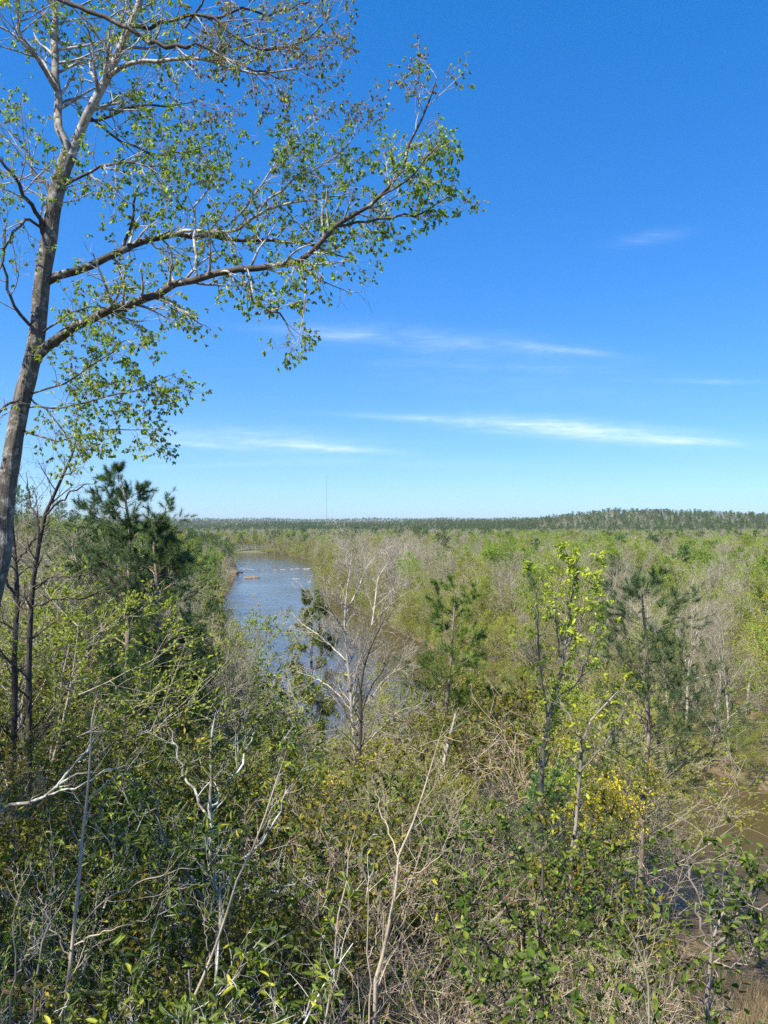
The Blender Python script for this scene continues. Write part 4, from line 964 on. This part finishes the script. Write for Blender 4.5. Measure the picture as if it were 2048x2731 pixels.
pts = scatter(3600, 4.2, 62, -160, 2200, lambda Y: .52 + Y * .05)
dl_, dr_ = segdist(pts[:, 0], pts[:, 1], LB), segdist(pts[:, 0], pts[:, 1], RB); ok = (~inriver(pts[:, 0], pts[:, 1])) & (dl_ < dr_) & (dl_ > .5); pts = pts[ok]
ns = 0
for X, Y in pts[np.argsort(pts[:, 1])]:
    z = tz(X, Y); px = 1024 + FPX * X / Y; gy = 1405 + (CAM_Z - z) / Y * FPX
    top = np.interp(px, SKY_N[:, 0], SKY_N[:, 1]) + rng.uniform(0, 60); Hm = (gy - top) / FPX * Y
    want = (1.35 + min(Y, 58) * (.17 if Y < 28 else .23) * (1 if px > 560 else .7)) * rng.uniform(.7, 1.25)
    Hh = min(Hm, want)
    for a_, b_, yy_, tp_ in ((1105, 1300, 39.5, 1960), (1630, 1810, 24.5, 2200), (850, 1050, 37, 2060), (1415, 1500, 19.5, 2130), (805, 875, 61, 1890), (600, 700, 80, 1790)):      # the traced trees stand free
        if a_ < px < b_ and Y < yy_: Hh = min(Hh, (gy - tp_) / FPX * Y)
    if px > 1540 and Y < 13: Hh = min(Hh, (gy - 2330) / FPX * Y)
    if px > 1700: Hh *= .7
    if px > 1690 and Y > 12: continue
    if 1660 < px < 1775 and Y < 26: Hh = min(Hh, (gy - 2400) / FPX * Y)      # the pine trunk stands free
    if Hh < .5 or gy - Hh / Y * FPX > 2800: continue
    cy = gy - .65 * Hh / Y * FPX
    if Y > 19 and 560 < px < 1620 and Hh > 3.2 and rng.random() < .8:           # young trees down the slope
        u = rng.random(); k = 'olive' if u < .42 else ('bare' if u < .70 else ('green' if u < .80 else ('pine' if u < .95 else 'white'))); j = int(rng.integers(len(WOOD[k]))); pr = WOOD[k][j]; s = Hh / pr['H'] * float(rng.uniform(.85, 1.1))
        nm, words = KIND_WORDS[k]; row = ' midway downhill' if Y < 33 else ' low by the river'
        place(pr, nm, (X, Y, z - .2), float(rng.uniform(0, 6.28)), (s * 1.15, s * 1.15, s), 'young ' + words.replace('low ', '') + row + ' ' + landmark(px, LM_NEAR), 'tree', 'young ' + words + ' group' + row); ns += 1
        continue
    k = shrub_kind(px, cy, Y); j = int(rng.integers(len(SH[k]))); pr = SH[k][j]; s = Hh / pr['H']
    nm, words, ct = SHW[k]
    row = '' if Y < 11 else (' midway downhill' if Y < 28 else ' low by the river')
    side = ' ' + landmark(px, LM_NEAR)
    wide = max(s, .55 * (.75 + Y * .058))
    place(pr, nm, (X, Y, z), float(rng.uniform(0, 6.28)), (wide if s < wide * .8 else s, wide if s < wide * .8 else s, s), words + row + side, ct, words + ' group' + row); ns += 1
print('shrubs', ns)

# ---- evergreen shrubs close to the camera, with leaves one can pick apart
def leafy(name, label, stems, tmn, lm, bark, size, q, pieces, droop=.3, side=(4, .5, 4, 2), up=.08):
    return traced(name, label, stems, bark, bark, side, (tmn, lm, .95, q, size, droop), up, 'shrub', .003, (30, 65), pieces, .02, 'stem', .12)
leafy('evergreen_shrub', 'evergreen shrub with arching leafy stems at the right edge over the brown water', [
    ([(1880, 2640), (1905, 2530), (1960, 2450), (2030, 2350), (2080, 2280)], [6, 6, 5.9, 5.8, 5.7], 8, 3), ([(1895, 2560), (1870, 2450), (1850, 2350), (1835, 2265)], [6, 6.1, 6.2, 6.3], 5, 2),
    ([(1900, 2540), (1930, 2400), (1950, 2330), (1990, 2270)], [6, 6.2, 6.3, 6.4], 5, 2), ([(1960, 2450), (2020, 2420), (2090, 2390)], [5.9, 5.7, 5.6], 5, 2), ([(1900, 2600), (1980, 2560), (2060, 2520)], [6, 5.8, 5.6], 4, 2)],
    'LEAF_HOLLY', 'holly_leaf', 'grey_bark', .06, 3, 160, .25, (9, .34, 5, 0))
leafy('evergreen_shrub', 'big dark evergreen shrub in the middle of the right foreground', [
    ([(1440, 2760), (1445, 2600), (1440, 2450), (1450, 2330), (1440, 2240)], 7.2, 8, 3), ([(1445, 2600), (1380, 2480), (1330, 2380), (1290, 2280)], [7.2, 7, 6.9, 6.8], 5, 2), ([(1442, 2500), (1500, 2400), (1560, 2340), (1600, 2300)], [7.2, 7, 6.8, 6.7], 5, 2),
    ([(1445, 2560), (1560, 2480), (1660, 2450), (1740, 2420)], [7.2, 6.9, 6.7, 6.6], 5, 2), ([(1442, 2650), (1340, 2560), (1270, 2500), (1220, 2460)], [7.2, 7, 6.8, 6.7], 5, 2), ([(1445, 2640), (1540, 2600), (1640, 2590), (1720, 2600)], [7.2, 6.8, 6.5, 6.4], 5, 2)],
    'LEAF_HOLLY', 'holly_leaf', 'twig_dark', .072, 2, 160, .2, (6, .45, 4, 2))
leafy('evergreen_shrub', 'low bright green leafy shrub at the bottom right of centre', [
    ([(1330, 2780), (1320, 2680), (1270, 2600), (1220, 2540)], 5.2, 5, 2), ([(1325, 2720), (1400, 2640), (1460, 2590)], [5.2, 5.1, 5], 4, 2), ([(1325, 2720), (1350, 2640), (1340, 2580)], [5.2, 5.3, 5.4], 4, 2), ([(1330, 2760), (1450, 2700), (1560, 2680)], [5.2, 5, 4.9], 4, 2)],
    'LEAF_HOLLY', 'holly_leaf', 'twig_dark', .066, 3, 140, .2, (8, .3, 4, 0))
leafy('laurel_shrub', 'largest laurel shrub with hanging glossy leaves left of centre', [
    ([(600, 2620), (590, 2480), (570, 2330), (560, 2150), (565, 1980), (575, 1900)], 10, 10, 3), ([(590, 2480), (500, 2330), (430, 2200), (400, 2080)], [10, 9.7, 9.5, 9.4], 6, 2), ([(575, 2380), (660, 2280), (740, 2180), (780, 2090)], [10, 9.7, 9.4, 9.3], 6, 2),
    ([(565, 2200), (500, 2080), (470, 1990), (450, 1940)], [10, 10.3, 10.5, 10.6], 5, 2), ([(565, 2150), (630, 2060), (660, 1990), (680, 1950)], [10, 10.3, 10.5, 10.6], 5, 2), ([(590, 2450), (690, 2400), (770, 2360), (830, 2330)], [10, 9.5, 9.2, 9], 5, 2), ([(590, 2480), (480, 2430), (390, 2370), (320, 2340)], [10, 9.5, 9.2, 9], 5, 2)],
    'LEAF_LAUREL', 'laurel_leaf', 'lichen_stem', .098, 4, 200, .55, (3.4, .65, 4, 2))
# ---- bare saplings in front
def sapling(label, stems, bark='pale_stem', side=(3, .5, 4, 2)): traced('bare_sapling', label, stems, bark, bark, side, None, .12, 'sapling', .0025, (20, 50), 0, .012, 'stem', .3)
sapling('pale crooked bare sapling with forked side branches at lower left', [
    ([(163, 2760), (193, 2514), (208, 2393), (214, 2273), (232, 2152), (241, 2031), (246, 1935), (262, 1840)], 7, 8, 1.5), ([(205, 2490), (250, 2430), (300, 2388), (386, 2351), (542, 2309)], [7, 6.9, 6.8, 6.7, 6.6], 4, 1.2),
    ([(200, 2520), (260, 2490), (330, 2470), (400, 2450)], [7, 6.8, 6.6, 6.5], 3.5, 1.2), ([(236, 2140), (280, 2090), (330, 2060), (420, 2020)], [7, 7.1, 7.2, 7.3], 3, 1), ([(185, 2560), (120, 2440), (70, 2380)], [7, 7.1, 7.2], 3, 1)], side=(2.4, .5, 3, 2))
sapling('thin pale second stem left of the crooked sapling', [([(90, 2760), (102, 2574), (130, 2471), (187, 2369), (215, 2300), (235, 2230)], 7.3, 5, 1.2), ([(130, 2471), (110, 2400), (100, 2340)], [7.3, 7.4, 7.5], 2.5, 1)], side=(2, .4, 3, 1))
sapling('straight pale pole leaning right across the laurel shrub', [([(500, 2770), (542, 2604), (591, 2484), (639, 2333), (699, 2194), (741, 2074), (765, 2000)], 6, 6, 1.3), ([(560, 2570), (545, 2460), (520, 2380)], [6, 6.1, 6.2], 2.5, 1)], side=(1.6, .35, 3, 1))
sapling('pale bare sapling forking low in the centre foreground', [([(1000, 2680), (1025, 2532), (1050, 2405), (1066, 2304), (1101, 2203), (1152, 2058), (1183, 1932)], 7, 8, 1.4), ([(1066, 2304), (1040, 2220), (1010, 2150), (995, 2060)], [7, 7.1, 7.2, 7.3], 3.5, 1.2), ([(1050, 2405), (1110, 2330), (1160, 2290), (1220, 2200)], [7, 6.8, 6.7, 6.6], 3, 1)], side=(2.2, .5, 3, 2))
sapling('slender pale sapling just left of the centre foreground', [([(862, 2770), (892, 2604), (898, 2484), (916, 2393), (928, 2303), (950, 2200)], 6.2, 5, 1.2), ([(898, 2484), (860, 2400), (830, 2330)], [6.2, 6.3, 6.4], 2.5, 1)], side=(2.2, .4, 3, 1))
sapling('thin bare stem between the two centre saplings', [([(985, 2770), (990, 2640), (975, 2520), (985, 2400), (960, 2280)], 5.4, 3.5, 1), ([(980, 2560), (1010, 2480), (1020, 2420)], [5.4, 5.5, 5.5], 2, 1)], side=(2.2, .35, 3, 1))
sapling('bare twiggy stem rising at the bottom left corner', [([(20, 2760), (40, 2600), (30, 2480), (60, 2350)], 5.6, 4, 1), ([(40, 2600), (90, 2530), (150, 2480)], [5.6, 5.6, 5.7], 2.5, 1)], side=(3, .4, 3, 2))
sapling('lichen-grey dead branch sprawling under the olive shrubs at left', [([(-30, 2210), (60, 2150), (130, 2120), (180, 2070), (260, 2060)], [9, 8.9, 8.8, 8.8, 8.7], 7, 2.5), ([(130, 2120), (230, 2090), (300, 2050), (360, 2100)], [8.8, 8.7, 8.6, 8.5], 4, 1.5), ([(150, 2100), (230, 2000), (285, 1940)], [8.8, 8.9, 9], 5, 2)], 'lichen_stem', (2, .5, 4, 2))
sapling('grey stick with side twigs over the dry grass at bottom right', [([(1730, 2770), (1725, 2600), (1690, 2500), (1640, 2420)], 5.6, 4, 1), ([(1725, 2600), (1640, 2540), (1580, 2480)], [5.6, 5.6, 5.6], 2.5, 1)], 'twig_grey', (2.2, .35, 3, 1))

# ---- trees of the bluff top, left of the view, that shade the left foreground
for i, (X, Y, k, j, s) in enumerate([(-14.5, 6.5, 'green', 0, .8), (-11.5, -5, 'green', 2, .7), (-11.3, .8, 'olive', 1, .8), (-17, 10.5, 'olive', 3, .95), (-6.5, -8, 'bare', 0, .8)]):
    place(WOOD[k][j], KIND_WORDS[k][0], (X, Y, tz(X, Y)), i * 1.3, s, KIND_WORDS[k][1] + ' on the bluff top beside the overlook', 'tree', 'trees on the bluff top')

# ---- dry grass and leaf litter
def grass():
    G = Geo(); n = 26000
    Y = np.sqrt(rng.uniform(3.5 ** 2, 24 ** 2, n)); px = rng.uniform(900, 2150, n); px = np.where(rng.random(n) < .55, rng.uniform(1650, 2150, n), px); X = (px - 1024) / FPX * Y; z = terrain(X, Y)
    h = rng.uniform(.2, .6, n); d = norm(np.stack([rng.normal(0, .25, n), rng.normal(0, .25, n), np.ones(n)], 1)); s = norm(np.cross(d, rng.normal(0, 1, (n, 3)))) * .004
    p = np.stack([X, Y, z - .02], 1); mid = p + d * h[:, None] * .6; tip = mid + norm(d + rng.normal(0, .45, (n, 3))) * h[:, None] * .45
    V = np.stack([p - s, p + s, mid + s * .8, mid - s * .8, tip], 1).reshape(-1, 3); b = (np.arange(n) * 5)[:, None]; a = np.repeat(rng.random(n), 5)
    G.add(V, b + np.array([[0, 1, 2, 3]]), a); G.F.setdefault((3, 0), []).append(b + np.array([[3, 2, 4]]))
    o = G.obj('dry_grass', M['dry_grass'], kind='stuff'); tag(o, 'dry straw-coloured grass on the slope at lower right', 'grass')
grass()
def litter():
    G = Geo(); n = 16000; Y = np.sqrt(rng.uniform(3.2 ** 2, 45 ** 2, n)); px = rng.uniform(-150, 2200, n); X = (px - 1024) / FPX * Y; ok = ~inriver(X, Y); X, Y = X[ok], Y[ok]; n = len(X)
    p = np.stack([X, Y, terrain(X, Y) + .03], 1); ax = rng.normal(0, 1, (n, 3)); ax[:, 2] *= .3; leaves(G, LEAF_SMALL, p, ax, rng.uniform(.07, .14, n), 0, 1.5)
    tag(G.obj('leaf_litter', M['brown_leaf'], kind='stuff'), 'brown fallen leaves covering the slope', 'leaf litter')
litter()

# ------------------------------------------------------------------ rocks, rapids, drift log, mast
def rock_mat():
    m, t, out = mat('rock'); tc = t.new('ShaderNodeTexCoord'); n = t.noise(tc.outputs['Object'], 1.2, 6, .7); oi = t.new('ShaderNodeObjectInfo')
    c = t.ramp(n, [(.3, (.09, .06, .045)), (.55, (.20, .15, .11)), (.75, (.36, .29, .21))]); p = t.new('ShaderNodeBsdfPrincipled'); t.l.new(c, p.inputs['Base Color']); p.inputs['Roughness'].default_value = .8
    b = t.new('ShaderNodeBump'); b.inputs['Distance'].default_value = .1; t.l.new(n, b.inputs['Height']); t.l.new(b.outputs[0], p.inputs['Normal']); t.l.new(p.outputs[0], out.inputs[0]); return m
M['rock'] = rock_mat()
def rock(label, x, y, w, d, h, z=0.):
    import bmesh
    bm = bmesh.new(); bmesh.ops.create_icosphere(bm, subdivisions=3, radius=1)
    V = np.array([v.co[:] for v in bm.verts]); o3 = rng.normal(0, 3, 3); k = 1 + .22 * fbm(V[:, 0] * 1.0 + o3[0] + V[:, 2], V[:, 1] + o3[1] + V[:, 2] * .7, .8)
    for v, kk in zip(bm.verts, k): v.co *= kk; v.co.x *= w / 2; v.co.y *= d / 2; v.co.z = v.co.z * h if v.co.z > 0 else v.co.z * h * .4
    me = bpy.data.meshes.new('rock'); bm.to_mesh(me); bm.free(); me.materials.append(M['rock'])
    o = bpy.data.objects.new('rock', me); COL.objects.link(o); o.location = (x, y, z - .05); o.rotation_euler = (0, 0, float(rng.uniform(-.3, .3)))
    tag(o, label, 'rock', 'rocks in the river')
def W0(px, py):
    q = P(px, py, 1.0); d = q - [0, 0, CAM_Z]; return (d * (-CAM_Z / d[2]))[:2]
x, y = W0(674, 1541); rock('reddish boulder alone in the river below the rapids', x, y, 10, 7, 1.3)
x, y = W0(664, 1543); rock('small red rock touching the left end of the boulder', x, y, 4, 3, .8)
x, y = W0(612, 1532); rock('large tan boulder at the foot of the left bank', x, y, 11, 8, 2.6)
x, y = W0(630, 1528); rock('flat tan rock sticking out from the left bank into the water', x, y, 7, 4, .9)
for i, (a, b, w) in enumerate([(700, 1519, 3), (735, 1520, 4), (785, 1517, 6), (820, 1519, 5), (845, 1517, 4), (755, 1522, 2.5), (660, 1519, 3)]):
    x, y = W0(a, b); rock(['low dark rock at the left of the rapids', 'low dark rock left of mid rapids', 'widest dark rock in the rapids', 'dark rock right of the widest one in the rapids', 'dark rock at the right end of the rapids', 'tiny rock just below the rapids', 'leftmost low rock of the rapids line'][i], x, y, w, w * .6, .45)
for a, c, w, hh, lab in [(1865, 2026, 3.2, 1.0, 'leftmost pale boulder of the ledge by the brown pool'), (1905, 2040, 2.6, .8, 'second pale boulder of the ledge by the brown pool'), (1950, 2050, 3.6, 1.1, 'largest pale boulder of the ledge by the brown pool'),
                         (1995, 2066, 2.6, .8, 'low boulder right of the largest on the pool ledge'), (2035, 2080, 3.0, .9, 'boulder cut by the right edge on the pool ledge')]:
    x, y = W0(a, c); rock(lab, x, y, w, w * .7, hh, .1)
def foam():
    m, t, out = mat('foam'); p = t.new('ShaderNodeBsdfPrincipled'); p.inputs['Base Color'].default_value = (.45, .48, .5, 1); p.inputs['Roughness'].default_value = .6; t.l.new(p.outputs[0], out.inputs[0])
    G = Geo(); n = 22
    for i in range(n):
        a = rng.uniform(640, 862); b = 1517 + rng.normal(0, 1.2) + (a - 640) * .004 if rng.random() < .7 else rng.uniform(1514, 1560)
        x, y = W0(a, b); L = rng.uniform(.6, 2.6); w = rng.uniform(.08, .2); h = rng.uniform(.03, .08); an = np.linspace(0, 2 * math.pi, 7)[:-1]
        r1 = np.stack([x + L * np.cos(an) * rng.uniform(.7, 1.2, 6), y + w * np.sin(an) * 2, np.full(6, .004)], 1); r2 = np.stack([x + L * .6 * np.cos(an), y + w * np.sin(an), np.full(6, h)], 1)
        k = np.arange(6); G.add(np.concatenate([r1, r2]), np.stack([k, (k + 1) % 6, (k + 1) % 6 + 6, k + 6], 1)); G.F.setdefault((6, 0), []).append((k + 6 + G.n - 12)[None])
    tag(G.obj('foam', m, kind='stuff'), 'thin white foam streaks of the rapids across the river', 'foam')
foam()
def log(label, a, b, r, nm='driftwood_log', m_='pale_stem'):
    br = poly([a, (np.array(a) + b) / 2 + [0, 0, .15], b], [r, r * .9, r * .5], 10, .04); o = np.array(a); root = empty(nm, tuple(o)); tag(root, label, 'log')
    G = Geo(); tube(G, local(br, o), 9); 
    for e, s in ((0, 1), (-1, -1)):
        c = br[0][0, e] - o; ring = np.arange(9) + (0 if e == 0 else 81)
    G.obj('log_body', M[m_], root); G = Geo(); tube(G, local(spawn(br, 4, .3, .95, (35, 70), .9, .5, 5, .15, (0, 0, .1), .3, .02), o), 5); G.obj('broken_branches', M[m_], root, 'stuff')
log('pale driftwood log lying on the sandy spit at the right edge', (41.5, 84.2, .62), np.array((45.5, 82.6, .9)), .2)
log('thinner grey log lying along the water line left of the sandy spit', (31.2, 100.5, .1), np.array((34.5, 95.5, .3)), .13, m_='twig_grey')
log('dark fallen log at the bend of the far bank', (-8.5, 246, .3), np.array((-14, 268, .6)), .3, m_='dark_bark')

def mast():
    q = P(871, 1395, 2000); x, y = q[0], q[1]; z0 = tz(x, y); top = P(871, 1268, 2000)[2]; H = top - z0
    root = empty('radio_mast', (x, y, z0)); tag(root, 'very thin tall radio mast standing far away on the horizon', 'mast')
    m, t, out = mat('mast_steel'); p = t.new('ShaderNodeBsdfPrincipled'); p.inputs['Base Color'].default_value = (.34, .35, .37, 1); p.inputs['Roughness'].default_value = .6; p.inputs['Metallic'].default_value = .3; t.l.new(p.outputs[0], out.inputs[0])
    an = np.arange(3) * 2 * math.pi / 3; legs = np.stack([np.cos(an) * .5, np.sin(an) * .5, np.zeros(3)], 1)
    for l in legs:
        G = Geo(); tube(G, (np.stack([l, l + [0, 0, H]])[None], np.full((1, 2), .16)), 5); G.obj('leg', m, root)
    G = Geo(); n = int(H / 1.5); B = []
    for k in range(n):
        for i in range(3): B.append([legs[i] + [0, 0, k * 1.5], legs[(i + 1) % 3] + [0, 0, k * 1.5 + 1.5]])
    B = np.array(B); tube(G, (B, np.full((len(B), 2), .06)), 3); G.obj('lattice', m, root)
    for f in (.35, .68, .96):
        for a in an:
            G = Geo(); tube(G, (np.array([[[math.cos(a + .5) * H * .55, math.sin(a + .5) * H * .55, 0], [0, 0, H * f]]]), np.full((1, 2), .015)), 3); G.obj('guy_wire', m, root)
    G = Geo(); tube(G, (np.array([[[0, 0, H], [0, 0, H + 6]]]), np.array([[.12, .05]])), 5); G.obj('antenna', m, root)
mast()

# ------------------------------------------------------------------ air
def haze():
    m, t, out = mat('haze'); v = t.new('ShaderNodeVolumePrincipled'); v.inputs['Color'].default_value = (.80, .90, 1, 1); v.inputs['Density'].default_value = HAZE; v.inputs['Anisotropy'].default_value = .2
    t.l.new(v.outputs[0], out.inputs['Volume'])
    x0, x1, y0, y1, z0, z1 = -14000, 14000, -120, 13500, -6, 172
    V = [(x, y, z) for z in (z0, z1) for y in (y0, y1) for x in (x0, x1)]; F = [[0, 2, 3, 1], [4, 5, 7, 6], [0, 1, 5, 4], [1, 3, 7, 5], [3, 2, 6, 7], [2, 0, 4, 6]]
    G = Geo(); G.add(V, F); tag(G.obj('haze', m, kind='stuff', smooth=False), 'thin bluish haze in the air over the valley', 'haze')
HAZE = 4e-5
haze()

finish_labels()
